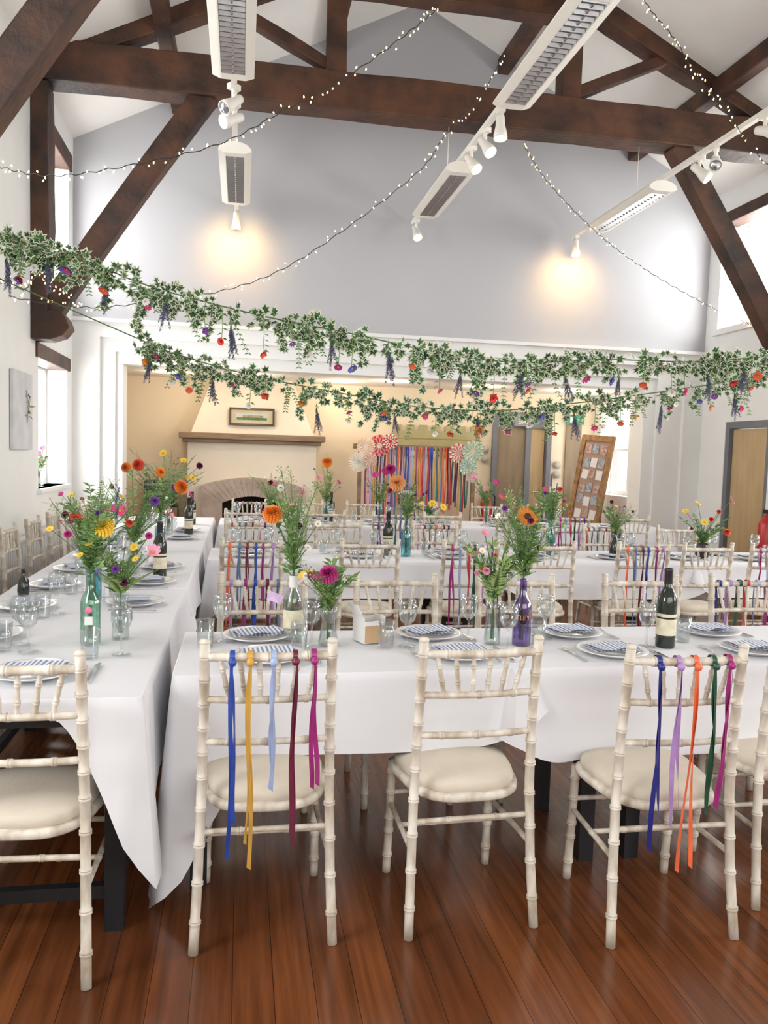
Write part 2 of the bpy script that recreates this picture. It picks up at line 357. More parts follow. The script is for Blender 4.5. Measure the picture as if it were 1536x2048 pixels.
def build_chair():
    e=empty("banquet_chair",(0,0,0))
    for s in(-1,1):
        b=MB(); pts=[(s*.205,-.215,0),(s*.196,-.185,.22),(s*.190,-.168,.45),(s*.186,-.175,.65),(s*.184,-.205,.925)]
        bamboo(b,pts,.0148,[.10,.22,.34,.455,.56,.64,.72,.80,.88,.955],12)
        b.lathe([(.0148,0),(.017,.004),(.013,.012),(0,.015)],12,0,(s*.184,-.205,.924)); b.obj("leg",LIME,e)
    for s in(-1,1):
        b=MB(); bamboo(b,[(s*.185,.19,0),(s*.183,.175,.2),(s*.180,.165,.42)],.0148,[.16,.38,.5,.72,.9],12); b.obj("leg",LIME,e)
    b=MB()
    def rail(z,y,x,r,k=0):
        pts=[(-x+2*x*i/8, y-.018*math.sin(pi*i/8), z) for i in range(9)]
        bamboo(b,pts,r,[.2,.5,.8] if k else [.3,.7],8,0,1.2)
    rail(.885,-.20,.184,.0135,1); rail(.755,-.187,.185,.011,1); rail(.625,-.174,.186,.011,1)
    for i in range(6):
        u=(i-2.5)/2.5; x0=u*.112; x1=u*.142
        yb=-.187-.018*math.cos(u*1.0)*.9; yt=-.20-.018*math.cos(u)*.9
        bamboo(b,[(x0,yb,.757),(x1,yt,.885)],.0072,[.3,.7],8,0,1.3)
    b.obj("backrest",LIME,e)
    def pad(b,prof,mi=0):
        n=40; vs=[]
        for sc,z in prof:
            for k in range(n):
                g=2*pi*k/n; c,s_=math.cos(g),math.sin(g); p=.62
                x=abs(c)**p*(1 if c>0 else -1); y=abs(s_)**p*(1 if s_>0 else -1)
                w=.190+.024*(y)
                vs.append((x*w*sc,y*.195*sc+.005,z))
        fs=[(i*n+k,i*n+(k+1)%n,(i+1)*n+(k+1)%n,(i+1)*n+k) for i in range(len(prof)-1) for k in range(n)]
        b.add(vs,fs,mi,True); b.add(vs[-n:],[tuple(range(n))],mi,True); b.add(vs[:n],[tuple(range(n))[::-1]],mi,True)
    b=MB(); pad(b,[(.90,.408),(1.00,.409),(1.035,.416),(1.035,.430),(1.0,.436),(.93,.437)]); b.obj("seat",LIME,e)
    b=MB(); pad(b,[(.93,.434),(.965,.443),(.968,.454),(.95,.464),(.90,.472),(.78,.479),(.6,.484),(.35,.487),(.12,.488)]); b.obj("seat_cushion",PAD,e)
    for s in(-1,1):
        b=MB(); bamboo(b,[(s*.194,-.18,.26),(s*.182,.17,.26)],.009,[.5],8); b.obj("stretcher",LIME,e)
    b=MB(); bamboo(b,[(-.182,.168,.30),(.182,.168,.30)],.009,[.3,.7],8); b.obj("stretcher",LIME,e)
    b=MB(); bamboo(b,[(-.19,-.172,.35),(.19,-.172,.35)],.009,[.3,.7],8); b.obj("stretcher",LIME,e)
    b=MB(); bamboo(b,[(-.187,0,.26),(.187,0,.26)],.0085,[.3,.7],8); b.obj("stretcher",LIME,e)
    return e
LBL="limewashed bamboo style banquet chair with ivory seat pad"
proto=build_chair(); first=[True]
RIBC={"blue":(.02,.06,.34),"gold":(.55,.31,.06),"lightblue":(.33,.40,.62),"burgundy":(.13,.01,.035),"magenta":(.30,.02,.16),"navy":(.015,.02,.18),"lilac":(.38,.22,.48),"orange":(.76,.14,.05),"green":(.012,.07,.035),"teal":(.05,.18,.22),"pink":(.72,.35,.48),"red":(.5,.03,.04),"purple":(.13,.04,.21),"slate":(.11,.17,.32)}
RM={k:mat("satin_ribbon_"+k,v,.35,var=.12,scale=12) for k,v in RIBC.items()}
RIB={}
def ribmesh(L,seed,w=.0145):
    key=(round(L,2),seed)
    if key in RIB: return RIB[key]
    rnd=random.Random(seed); b=MB()
    pr=[]
    for i in range(13):
        g=2*pi*i/12; pr.append((0.018*math.cos(g),.018*math.sin(g)))
    vs=[];
    for y,z in pr: vs+= [(-w/2,y,z),(w/2,y,z)]
    b.add(vs,[(2*i,2*i+1,2*i+3,2*i+2) for i in range(12)],0,True)
    b.lathe([(0,.013),(.009,.009),(.0125,0),(.009,-.010),(0,-.013)],8,0,(0,-.024,-.012))
    for tail in (0,1):
        LL=L if tail==0 else L*rnd.uniform(.78,.97); ph=rnd.random()*6; fr=rnd.uniform(3,8); dr=rnd.uniform(-.016,.016); n=26; vs=[]
        for i in range(n+1):
            t=i/n; z=-.015-LL*t; a=.6*math.sin(fr*t+ph)+(tail*.6)
            cx=dr*t+.004*math.sin(7*t+ph)+(.006*t if tail else -.006*t); cy=-.024-.008*math.sin(5*t+ph)*t-.008*tail*t + .012*t
            ww=w/2*(.5+.5*min(1,t*6))
            zz=z-(.012 if i==n else 0)
            vs+=[(cx-ww*math.cos(a),cy-ww*math.sin(a),z),(cx+ww*math.cos(a),cy+ww*math.sin(a),zz)]
        b.add(vs,[(2*i,2*i+1,2*i+3,2*i+2) for i in range(n)],0,True)
    me=D.meshes.new("ribbon"); me.from_pydata(b.v,[],b.f); me.materials.append(RM["blue"]); me.polygons.foreach_set("use_smooth",b.s)
    RIB[key]=me; return me
def ribbon(chair,u,L,color,seed):
    me=ribmesh(L,seed); key="%s_%s"%(me.name,color)
    if key in D.meshes: m2=D.meshes[key]
    else:
        m2=me.copy(); m2.name=key; m2.materials.clear(); m2.materials.append(RM[color])
    x,y,rz=chair; loc=Vector((u,-.200-.018*math.cos(u*8),.888)); loc.rotate(Matrix.Rotation(rz,3,'Z'))
    o=mko("ribbon",m2,None,(x+loc.x,y+loc.y,loc.z),rz)
    tag(o,"%s satin ribbon knotted over a chair back"%{"lightblue":"pale blue"}.get(color,color),"ribbon","ribbons on chair backs")
def chair(x,y,rz,ribs=None,seed=0):
    if first[0]: o=proto; o.location=(x,y,0); o.rotation_euler=(0,0,rz); first[0]=False
    else: o=clone(proto,None,(x,y,0),rz)
    tag(o,"limewashed bamboo style chair with ivory pad and coloured ribbons" if ribs else LBL,"chair","banquet chairs")
    if ribs:
        for i,(u,L,c) in enumerate(ribs): ribbon((x,y,rz),u,L,c,seed*10+i)
chair(-.585,2.42,-.06)
chair(.09,2.52,0,[(-.105,.575,"blue"),(-.055,.605,"gold"),(.012,.37,"lightblue"),(.075,.545,"burgundy"),(.13,.38,"magenta")],1)
chair(.725,2.52,.04)
chair(1.345,2.39,-.02,[(-.10,.565,"navy"),(-.04,.49,"lilac"),(.015,.635,"orange"),(.075,.46,"green"),(.13,.44,"magenta")],2)
chair(1.92,2.53,.02)
SETS=[["purple","pink","burgundy","teal","slate","red"],["orange","slate","burgundy","blue","magenta","lilac"],["navy","burgundy","orange","teal","purple","pink"],["magenta","lightblue","red","green","lilac","navy"]]
def rset(k,n=6,L=.42):
    rnd=random.Random(k); c=SETS[k%4][:]; return [(-.13+.26*i/(n-1)+rnd.uniform(-.008,.008),L*rnd.uniform(.8,1.15),c[i%6]) for i in range(n)]
for i,(x,r) in enumerate([(.10,1),(.715,0),(1.30,1),(1.93,0),(2.50,1)]): chair(x,3.40,pi+.03*(i%3-1),None)
for x,k in((.10,1),(2.50,3)):
    for i,(u,L,c) in enumerate(rset(k,6,.45)): ribbon((x,3.40,pi),u,L,c,30+i)
row2=[(.08,"o"),(.83,0),(1.50,1),(2.05,0),(2.74,1),(3.22,0),(3.76,1)]
for i,(x,r) in enumerate(row2): chair(x,5.28,.03*((i*7)%3-1),rset(i+1,6,.5) if r else None,i+4)
for i,x in enumerate([.07,.79,1.60,2.40,3.10,3.80]): chair(x,6.27,pi+.02*(i%3-1),rset(i,6,.4) if i%2==0 else None,(i%3)+4)
for i,x in enumerate([.05,.80,1.45,1.95,2.70,3.30,3.95]): chair(x,7.80,0,rset(i+2,6,.4) if i in(2,5) else None,(i%3)+4)
for i,x in enumerate([.10,.75,1.40,2.10,2.90,3.60]): chair(x,8.98,pi,rset(i+3,6,.4) if i in(0,3) else None,(i%3)+4)
for i,y in enumerate([3.1,3.75,4.4,5.05,5.7,6.35,7.0,7.65,8.3]): chair(-1.33,y,-pi/2,None)
# ------------------------------------------------------------------ tables and cloths
def table(x0,x1,y0,y1):
    e=empty("trestle_table",((x0+x1)/2,(y0+y1)/2,0)); tag(e,"rectangular banquet table with black metal legs under white cloth","table","banquet tables")
    w=(x1-x0)/2-.01;d=(y1-y0)/2-.01
    b=MB(); b.bb(-w,w,-d,d,.72,.745); b.obj("tabletop",BLACK,e)
    for sx in(-1,1):
        for sy in(-1,1):
            b=MB(); b.bb(sx*(w-.07)-.028,sx*(w-.07)+.028,sy*(d-.07)-.028,sy*(d-.07)+.028,0,.72); b.obj("leg",BLACK,e)
    b=MB()
    if w>d:
        for sy in(-1,1): b.bb(-w+.07,w-.07,sy*(d-.07)-.015,sy*(d-.07)+.015,.64,.72)
        for sx in(-1,1): b.bb(sx*(w-.07)-.015,sx*(w-.07)+.015,-d+.07,d-.07,.64,.72)
    else:
        for sx in(-1,1): b.bb(sx*(w-.07)-.015,sx*(w-.07)+.015,-d+.07,d-.07,.10,.14)
        for sy in(-1,1): b.bb(-w+.07,w-.07,sy*(d-.07)-.015,sy*(d-.07)+.015,.10,.14); b.bb(-w+.07,w-.07,sy*(d-.07)-.015,sy*(d-.07)+.015,.64,.72)
    b.obj("table_rail",BLACK,e)
def cloth(x0,x1,y0,y1,dr,cx=(0,0,0,0),z=.752,seed=0,amp=.012,cw=.10):
    """dr: drops front(y0),right(x1),back(y1),left(x0); cx: extra corner drop FL,FR,BR,BL"""
    rnd=random.Random(seed); P=[]
    cor=[(x0,y0),(x1,y0),(x1,y1),(x0,y1)]; nrm=[(0,-1),(1,0),(0,1),(-1,0)]
    for s in range(4):
        a=Vector(cor[s]);c=Vector(cor[(s+1)%4]);L=(c-a).length;n=max(6,int(L/.022)); nn=Vector(nrm[s])
        for i in range(n+1):
            t=i/n; p=a.lerp(c,t); d0=t*L;d1=(1-t)*L
            drop=dr[s]
            prev=dr[(s-1)%4];nxt=dr[(s+1)%4]
            if d0<.22: drop=drop+((prev+drop)/2-drop)*(1-d0/.22)**2
            if d1<.22: drop=drop+((nxt+drop)/2-drop)*(1-d1/.22)**2
            drop+=cx[s]*max(0,1-d0/(cw*2.4))**1.3+cx[(s+1)%4]*max(0,1-d1/(cw*2.4))**1.3
            nv=nn.copy(); 
            if d0<.05: nv=(nn*(.5+d0*10)+Vector(nrm[(s-1)%4])*(.5-d0*10)).normalized()
            if d1<.05: nv=(nn*(.5+d1*10)+Vector(nrm[(s+1)%4])*(.5-d1*10)).normalized()
            cc=math.exp(-(d0/.09)**2)+math.exp(-(d1/.09)**2)
            P.append((p,nv,drop,cc,s,d0))
    n=len(P); K=10; vs=[]; ph=[rnd.random()*6 for _ in range(8)]
    for p,nv,drop,cc,s,d0 in P: vs.append((p.x,p.y,z))
    for k in range(K+1):
        t=k/K
        for p,nv,drop,cc,s,d0 in P:
            w=math.sin(d0*9+ph[s])*.5+math.sin(d0*17+ph[s+4])*.5
            w=w*.7+.6*abs(math.sin(d0*5.3+ph[s]))**6
            off=.006+(amp*w*t+ .018*t)*min(1,drop/.2)+cc*.045*t*min(1,drop/.2)
            if k==0: off=.004
            zz=z-.006-drop*t if k else z-.003
            vs.append((p.x+nv.x*off,p.y+nv.y*off,max(zz,.012)))
    b=MB(); b.add(vs,[(k*n+i,k*n+(i+1)%n,(k+1)*n+(i+1)%n,(k+1)*n+i) for k in range(K+1) for i in range(n)],0,True)
    b.add(vs[:n],[tuple(range(n))],0,False)
    o=b.obj("tablecloth",CLOTH); tag(o,"white cotton tablecloth draped over a banquet table","tablecloth","white tablecloths"); return o
TL=-1.13
for y0,y1 in((2.40,4.4),(4.42,6.5),(6.52,8.7)): table(TL,-.28,y0,y1)
table(-.20,1.36,2.63,3.22); table(1.38,3.0,2.63,3.22)
for a,c in((-.20,1.5),(1.52,3.2),(3.22,4.9)): table(a,c,5.38,6.02)
for a,c in((-.20,1.5),(1.52,3.1),(3.12,4.6)): table(a,c,7.95,8.72)
cloth(TL,-.275,2.385,4.3,(.05,.30,.002,.20),(.05,.38,0,0),z=.751,seed=1)
cloth(TL,-.275,4.25,6.2,(.002,.25,.002,.22),z=.755,seed=2)
cloth(TL,-.275,6.15,8.75,(.002,.27,.2,.22),(0,0,.1,.1),z=.752,seed=3)
cloth(-.205,1.02,2.605,3.235,(.262,.002,.25,.42),(.40,0,0,.1),z=.751,seed=4,amp=.018,cw=.13)
cloth(.93,3.02,2.600,3.24,(.315,.3,.25,.002),(.07,.1,0,0),z=.755,seed=5,amp=.016)
cloth(-.205,1.9,5.365,6.04,(.25,.002,.25,.30),(.12,0,0,.1),z=.751,seed=6)
cloth(1.85,3.4,5.36,6.04,(.26,.002,.25,.002),(.04,.04,0,0),z=.755,seed=7)
cloth(3.3,4.92,5.365,6.04,(.25,.3,.25,.002),z=.751,seed=8)
cloth(-.205,2.3,7.93,8.74,(.25,.002,.25,.25),(.1,0,0,.1),z=.751,seed=9)
cloth(2.25,4.62,7.93,8.74,(.25,.3,.25,.002),z=.755,seed=10)
TZ=.757
# ------------------------------------------------------------------ tableware prototypes
def protoobj(fn,name):
    holder={}
    def place(x,y,rz=0,z=TZ,sc=1):
        if 'o' not in holder:
            o=fn(); holder['o']=o; o.location=(x,y,z); o.rotation_euler=(0,0,rz); o.scale=(sc,sc,sc); return o
        return clone(holder['o'],None,(x,y,z),rz,sc)
    return place
def f_plate():
    b=MB(); b.lathe([(0,.004),(.075,.004),(.085,.008),(.115,.018),(.132,.021),(.134,.019),(.118,.014),(.088,.003),(.08,0),(0,0)],40)
    return tag(b.obj("dinner_plate",CHINA),"round white china dinner plate with rim","plate","dinner plates")
plate=protoobj(f_plate,"")
def f_nap():
    b=MB(); 
    for k,(w,d,z,r) in enumerate([(.20,.125,.0,0),(.195,.12,.004,.10),(.18,.11,.008,.2)]):
        M=Matrix.Rotation(r,3,'Z'); vs=[]
        nx=8
        for j in range(5):
            for i in range(nx+1):
                v=M@Vector((-w/2+w*i/nx,-d/2+d*j/4,z+.003*math.sin(i*1.3+k))); vs.append(v)
        b.add(vs,[(j*(nx+1)+i,j*(nx+1)+i+1,(j+1)*(nx+1)+i+1,(j+1)*(nx+1)+i) for j in range(4) for i in range(nx)],0,True)
    return tag(b.obj("paper_napkin",STRIPE),"folded blue and white striped paper napkin on a plate","napkin","striped napkins")
napkin=protoobj(f_nap,"")
def f_wg():
    b=MB(); b.lathe([(0,0),(.033,.001),(.033,.003),(.006,.007),(.004,.02),(.004,.075),(.012,.085),(.028,.10),(.036,.125),(.036,.15),(.031,.178),(.0295,.178),(.0345,.15),(.0345,.125),(.027,.102),(.008,.088),(0,.087)],20)
    return tag(b.obj("wine_glass",GLASS),"clear stemmed wine glass","wine glass","wine glasses")
wglass=protoobj(f_wg,"")
def f_tg():
    b=MB(); b.lathe([(0,0),(.028,0),(.033,.10),(.0315,.10),(.027,.010),(0,.009)],20)
    return tag(b.obj("water_tumbler",GLASS),"clear straight water tumbler","glass","water tumblers")
tumbler=protoobj(f_tg,"")
def f_fork():
    b=MB(); b.box((0,-.05,.003),(.008,.11,.002)); b.box((0,-.095,.003),(.013,.03,.0025)); b.box((0,.02,.004),(.01,.04,.002)); b.box((0,.045,.004),(.022,.018,.002))
    for i in range(4): b.box((-.0093+.0062*i,.073,.005),(.0032,.045,.0018))
    return tag(b.obj("fork",STEEL),"stainless steel dinner fork","fork","dinner forks")
fork=protoobj(f_fork,"")
def f_knife():
    b=MB(); b.box((0,-.055,.004),(.013,.09,.005)); b.box((0,.05,.003),(.017,.12,.0015)); b.box((0.003,.115,.003),(.010,.02,.0015))
    return tag(b.obj("table_knife",STEEL),"stainless steel table knife","knife","table knives")
knife=protoobj(f_knife,"")
DKGL=mat("dark_green_bottle_glass",(.012,.018,.010),.08,var=.2,spec=.8)
LABW=mat("cream_paper_label",(.60,.52,.36),.7,col2=(.76,.70,.54),scale=30)
CAPB=mat("black_foil_capsule",(.02,.015,.02),.3,var=.2)
def f_wine():
    e=empty("wine_bottle"); b=MB(); b.lathe([(0,0),(.035,0),(.0375,.006),(.0375,.185),(.034,.205),(.022,.228),(.0155,.245),(.0145,.30),(.016,.302),(.016,.312),(0,.312)],24); b.obj("bottle_body",DKGL,e)
    b=MB(); b.lathe([(.0379,.05),(.0379,.115)],24); b.lathe([(.0379,.122),(.0379,.135)],24); b.obj("bottle_label",LABW,e)
    b=MB(); b.lathe([(.0162,.25),(.0155,.30),(.017,.302),(.017,.313),(0,.314)],20); b.obj("bottle_capsule",CAPB,e)
    return tag(e,"dark red wine bottle with cream paper label","wine bottle","wine bottles")
wine=protoobj(f_wine,"")
def setting(x,y,rz=0,glasses=True,wide=.6):
    """place setting; local -y towards diner"""
    R=Matrix.Rotation(rz,3,'Z')
    def at(dx,dy): v=R@Vector((dx,dy,0)); return x+v.x,y+v.y
    j=random.uniform(-.015,.015)
    plate(*at(j,0),rz); napkin(*at(j,0),rz+random.uniform(-.15,.25),TZ+.023)
    fork(*at(-.165,.0),rz+random.uniform(-.1,.1)); knife(*at(.165,0),rz)
    if glasses:
        wglass(*at(.13+j,.16)); tumbler(*at(.205,.12))
for x in(.11,.80,1.40,1.97): setting(x,2.775,0,False)
for x in(.06,.74,1.36,1.97): setting(x,3.09,pi,False)
for x,y in((-.06,3.05),(.27,2.955),(.63,2.93),(1.00,2.84),(1.22,3.03),(1.58,2.87),(.90,3.03),(1.72,3.0)): wglass(x,y)
for x,y in((-.12,2.97),(.55,2.93),(1.78,2.95),(.22,2.91),(1.16,2.95)): tumbler(x,y)
setting(-.62,2.62,0,False); wglass(-.40,2.86); wglass(-.72,2.92); tumbler(-.5,2.83)
for i,y in enumerate([3.15,3.72,4.29,4.86,5.43,6.0,6.57,7.14,7.71,8.28]): setting(-.93,y,-pi/2)
for i,y in enumerate([3.8,4.4,4.95,6.6,7.2]): setting(-.47,y,pi/2)
for x in(.08,.83,1.50,2.10,2.75,3.3,3.9): setting(x,5.54,0)
for x in(.1,.8,1.55,2.35,3.1,3.8): setting(x,5.86,pi)
for x in(.05,.8,1.4,1.95,2.7,3.3,3.95): setting(x,8.12,0)
for x in(.1,.75,1.4,2.1,2.9,3.6): setting(x,8.55,pi)
wine(1.66,2.87,.3); wine(-.44,4.60); wine(-.43,6.95); wine(1.06,5.70); wine(.95,8.45,0); wine(-.46,7.9); wine(2.86,5.74)
# card box
CARD=mat("white_card",(.78,.76,.74),.8,var=.03); BROWNC=mat("tan_card",(.55,.36,.20),.8,var=.1)
b=MB(); 
for s in(-1,1): b.bb(s*.045-.001,s*.045+.001,-.045,.045,0,.10,0); b.bb(-.045,.045,s*.045-.001,s*.045+.001,0,.085,0)
b.bb(-.045,.045,-.045,.045,0,.002); b.box((-.062,0,.125),(.002,.085,.055),0,Matrix.Rotation(-.5,3,'Y')); b.box((.0,-.0465,.035),(.086,.002,.066),1)
tag(b.obj("card_box",[CARD,BROWNC],None,(.50,3.03,TZ),.35),"small open white card box with tan patterned side","box")
# ------------------------------------------------------------------ flowers
def petal(b,M,phi,el,r0,L,w,mi,cup=.15,c=(0,0,0)):
    cp,sp=math.cos(phi),math.sin(phi); out=Vector((cp*math.cos(el),sp*math.cos(el),math.sin(el))); sd=Vector((-sp,cp,0)); up=out.cross(sd)*-1
    o=Vector((cp*r0,sp*r0,0)); pts=[]
    for t,ww in((0,.25),(.45,1),(.85,.75),(1,.15)):
        ctr=o+out*(L*t)+up*(-cup*L*t*t)
        for k in(-1,0,1): pts.append(M@(ctr+sd*(k*w*ww/2)+up*(abs(k)*.10*w))+Vector(c))
    b.add(pts,[(r*3+k,r*3+k+1,(r+1)*3+k+1,(r+1)*3+k) for r in range(3) for k in range(2)],mi,True)
I3=Matrix.Identity(3)
BM={}
def bloom_mesh(kind,cname,col,ccol=None):
    key=kind+"_"+cname
    if key in BM:return BM[key]
    b=MB(); m0=colm("petal_"+cname,col); m1=colm("centre_"+(cname if ccol else "yellow"),ccol or (.6,.35,.03)); m2=STEM
    if kind=="dahlia":
        # full ball-shaped head: rows of short cupped petals from crown to underside
        for k in range(11):
            el=1.45-k*.225; n=int(5+13*max(.15,math.cos(el*.75))); L=.74+.26*min(1,k/5)
            for i in range(n): petal(b,I3,2*pi*(i+.5*(k%2))/n+.1*k,el,.03,L,.30,0,-.12,(0,0,.12))
    elif kind=="daisy":
        for k in range(2):
            for i in range(13): petal(b,I3,2*pi*(i+.5*k)/13,.12-.12*k,.22,.8,.26,0,.15)
        b.lathe([(.30,.0),(.29,.10),(.18,.18),(0,.2)],14,1)
    elif kind=="cosmos":
        for i in range(8): petal(b,I3,2*pi*i/8,.25,.10,.9,.62,0,.25)
        b.lathe([(.2,.05),(.18,.16),(0,.2)],10,1)
    elif kind=="poppy":
        for k in range(2):
            for i in range(4): petal(b,I3,2*pi*(i+.5*k)/4,.6,.05,.85,1.0,0,-.1)
        b.lathe([(.16,0),(.2,.25),(0,.3)],10,1)
    elif kind=="silk":
        # drooping open silk blossom with ragged petals and calyx
        for k in range(3):
            for i in range(5): petal(b,I3,2*pi*(i+.33*k)/5,.15+.35*k,.05,.95-.15*k,.75,0,.35-.2*k)
        b.lathe([(.10,0),(.12,.3),(0,.36)],8,1)
    elif kind=="spike":
        for i in range(34):
            z=-1.6+2.6*i/34; r=.30*(1-.6*i/34); g=i*2.4
            for j in range(3): petal(b,I3,g+j*2.1,.5,.02,r*1.1,.18,0,0,(0,0,z))
        b.tube([(0,0,-2.2),(0,0,1)],.02,4,2,False)
    elif kind=="sprig":
        rn=random.Random(3)
        for j in range(6):
            ex,ey=rn.uniform(-.42,.42),rn.uniform(-.3,.3); top=rn.uniform(.3,1.1)
            pt=lambda t:Vector((ex*t*t,ey*t*t,-1.5+(top+1.5)*t))
            b.tube([pt(q/6) for q in range(7)],.012,4,2,False)
            for q in range(20):
                t=.42+.58*q/20; c=pt(t)
                for w in range(2): petal(b,I3,q*2.4+w*pi,.6,.01,.14*(1.2-t*.5),.09,0,0,tuple(c))
            for q in range(5): petal(b,I3,q*2.1,.9,.01,.25,.05,2,0,tuple(pt(.08+.06*q)))
    elif kind=="umbel":
        for i in range(40):
            g=i*2.4; r=math.sqrt(i/40)*.95; z=.5-.35*r*r
            b.tube([(0,0,-.4),(math.cos(g)*r*.9,math.sin(g)*r*.9,z-.05)],.012,3,2,False)
            b.lathe([(0,.08),(.09,0),(0,-.08)],5,0,(math.cos(g)*r,math.sin(g)*r,z))
    if kind not in("umbel","spike","sprig"): b.lathe([(.02,-.22),(.13,-.12),(.18,0),(0,.03)],8,2)
    me=D.meshes.new(kind+"_bloom"); me.from_pydata(b.v,[],b.f)
    for m in(m0,m1,m2): me.materials.append(m)
    me.polygons.foreach_set("material_index",b.m); me.polygons.foreach_set("use_smooth",b.s)
    BM[key]=me; return me
FC={"orange":(.85,.26,.03),"yellow":(.88,.60,.06),"magenta":(.50,.03,.22),"pink":(.78,.30,.44),"hotpink":(.70,.06,.22),"peach":(.88,.42,.16),"red":(.72,.04,.03),"rust":(.62,.20,.02),"purple":(.20,.07,.35),"lavender":(.17,.15,.29),"blue":(.12,.14,.55),"white":(.8,.8,.76),"coral":(.82,.12,.06),"plum":(.12,.015,.05),"limegreen":(.4,.55,.15)}
def bm(kind,c): return bloom_mesh(kind,c,FC[c],(.05,.02,.01) if (c in("yellow","rust","red") and kind!="dahlia") else None)
def leaflet(b,p,d,L,w,mi,nrm=None):
    d=Vector(d).normalized(); n=nrm or Vector((random.uniform(-1,1),random.uniform(-1,1),random.uniform(.2,1))); s=d.cross(n)
    if s.length<.01:s=Vector((1,0,0))
    s.normalize(); p=Vector(p); u=s.cross(d)*.12*L
    b.add([p,p+d*L*.4+s*w/2+u,p+d*L,p+d*L*.4-s*w/2+u,p+d*L*.45],[(0,1,4),(1,2,4),(2,3,4),(3,0,4)],mi,True)
def bouquet(x,y,z0,hm,blooms,foliage,seed,label):
    """hm: mouth height; blooms: (kind,color,dx,dy,z,size); foliage: (n_fern,n_feather,n_leafy,spread,height)"""
    rnd=random.Random(seed); st=random.getstate(); random.seed(seed)
    e=empty("flower_bouquet",(x,y,z0)); tag(e,label,"flowers","table bouquets")
    def path(dx,dy,z,n=8):
        pts=[]
        for i in range(n+1):
            t=i/n
            if t<.3: pts.append(Vector((-dx*.06*(1-t/.3),-dy*.06*(1-t/.3),.02+(hm-.02)*t/.3)))
            else:
                k=(t-.3)/.7; pts.append(Vector((dx*k**1.5,dy*k**1.5,hm+(z-hm)*k)))
        return pts
    b=MB()
    for kd,c,dx,dy,z,s in blooms: b.tube(path(dx,dy,z),.0022,5,0,False)
    nf,ne,nl,sp,H=foliage; nf=int(round(nf*.65)); nl=int(round(nl*.7)); ne+=1
    def rpt(a=1): g=rnd.random()*2*pi; r=sp*(.35+.65*rnd.random())*a; return math.cos(g)*r,math.sin(g)*r
    paths=[]
    for kind,n in(("fern",nf),("feather",ne),("leafy",nl)):
        for i in range(n):
            dx,dy=rpt(1.15 if kind=="fern" else .9); p=path(dx,dy,hm+(H-hm)*rnd.uniform(.5,1),12); b.tube(p,.0015,4,0,False); paths.append((kind,p))
    # extra tiny wild blossoms on wispy stems
    extra=[]
    for i in range(6):
        dx,dy=rpt(.9); z=hm+(H-hm)*rnd.uniform(.35,.9); extra.append((rnd.choice(["cosmos","daisy","dahlia"]),rnd.choice(["pink","plum","white","purple","yellow","magenta"]),dx,dy,z,rnd.uniform(.008,.015))); b.tube(path(dx,dy,z),.0013,4,0,False)
    b.obj("flower_stem",STEM,e)
    b=MB()
    for kind,p in paths:
        m=rnd.choice([0,0,1]) if kind!="feather" else rnd.choice([0,1])
        for i in range(5,len(p)):
            for sub in range(3):
                q=p[i-1].lerp(p[i],sub/3.); t=(i-5+sub/3)/(len(p)-5); d=(p[i]-p[i-1]).normalized(); s=d.cross(Vector((rnd.uniform(-.2,.2),rnd.uniform(-.2,.2),1)))
                if s.length<.05:s=Vector((rnd.uniform(-1,1),rnd.uniform(-1,1),0))
                s.normalize()
                if kind=="fern":
                    L=.038*math.sin(pi*min(1,.15+t*.85))+.006
                    for k in(-1,1): leaflet(b,q,s*k+d*.35,L,.008,m,d.cross(s))
                elif kind=="feather":
                    for k in range(3):
                        v=Vector((rnd.uniform(-1,1),rnd.uniform(-1,1),rnd.uniform(0,1.2))).normalized()*rnd.uniform(.012,.045)
                        b.tube([q,q+v],.0006,3,m,False); leaflet(b,q+v,v,.009,.006,m)
                elif sub<1 or rnd.random()<.4:
                    for k in(-1,1): leaflet(b,q,s*k+d*.6+Vector((rnd.uniform(-.4,.4),rnd.uniform(-.4,.4),rnd.uniform(-.3,.3))),rnd.uniform(.026,.044),.018,m)
    for i in range(14):
        g=rnd.random()*2*pi; q=Vector((math.cos(g)*.02,math.sin(g)*.02,hm+rnd.uniform(-.01,.10))); leaflet(b,q,(math.cos(g),math.sin(g),rnd.uniform(-.2,1)),rnd.uniform(.035,.06),.020,rnd.choice([0,0,1]))
    b.obj("foliage",[GRN,GRN2],e)
    for kd,c,dx,dy,z,s in blooms+extra:
        o=mko(kd+"_bloom" if kd!="spike" else "flower_spike",bm(kd,c),e,(dx,dy,z)); o.scale=(s,s,s)
        if kd in("spike","umbel"): d=Vector((dx,dy,.6))
        else: d=Vector((dx*3+rnd.uniform(-.5,.5),dy*2-.5+rnd.uniform(-.4,.4),.55)) 
        o.rotation_euler=d.to_track_quat('Z','Y').to_euler()
    random.setstate(st); return e
def vase(x,y,prof,m,label,name="glass_vase",z=TZ,extra=None):
    b=MB(); inner=[(max(r-.002,0),zz+(.003 if i==0 else 0)) for i,(r,zz) in enumerate(prof)][::-1]
    b.lathe(prof+inner,24); o=b.obj(name,m,None,(x,y,z)); tag(o,label,"vase"); return o
PB=[(0,0),(.034,0),(.036,.004),(.036,.15),(.032,.17),(.015,.20),(.0135,.25),(.015,.252),(.015,.26)]
PS=[(0,0),(.036,0),(.038,.01),(.030,.06),(.026,.09),(.034,.125),(.036,.14)]
PT=[(0,0),(.030,0),(.032,.004),(.030,.08),(.028,.14),(.031,.17)]
G_GREEN=glass("pale_green_glass",(.72,.91,.82),.07); G_PURP=glass("purple_glass",(.62,.50,.78),.07); G_BLUE=glass("aqua_glass",(.55,.82,.86),.07); G_CLR=glass("clear_vase_glass",(.93,.96,.95),.07)
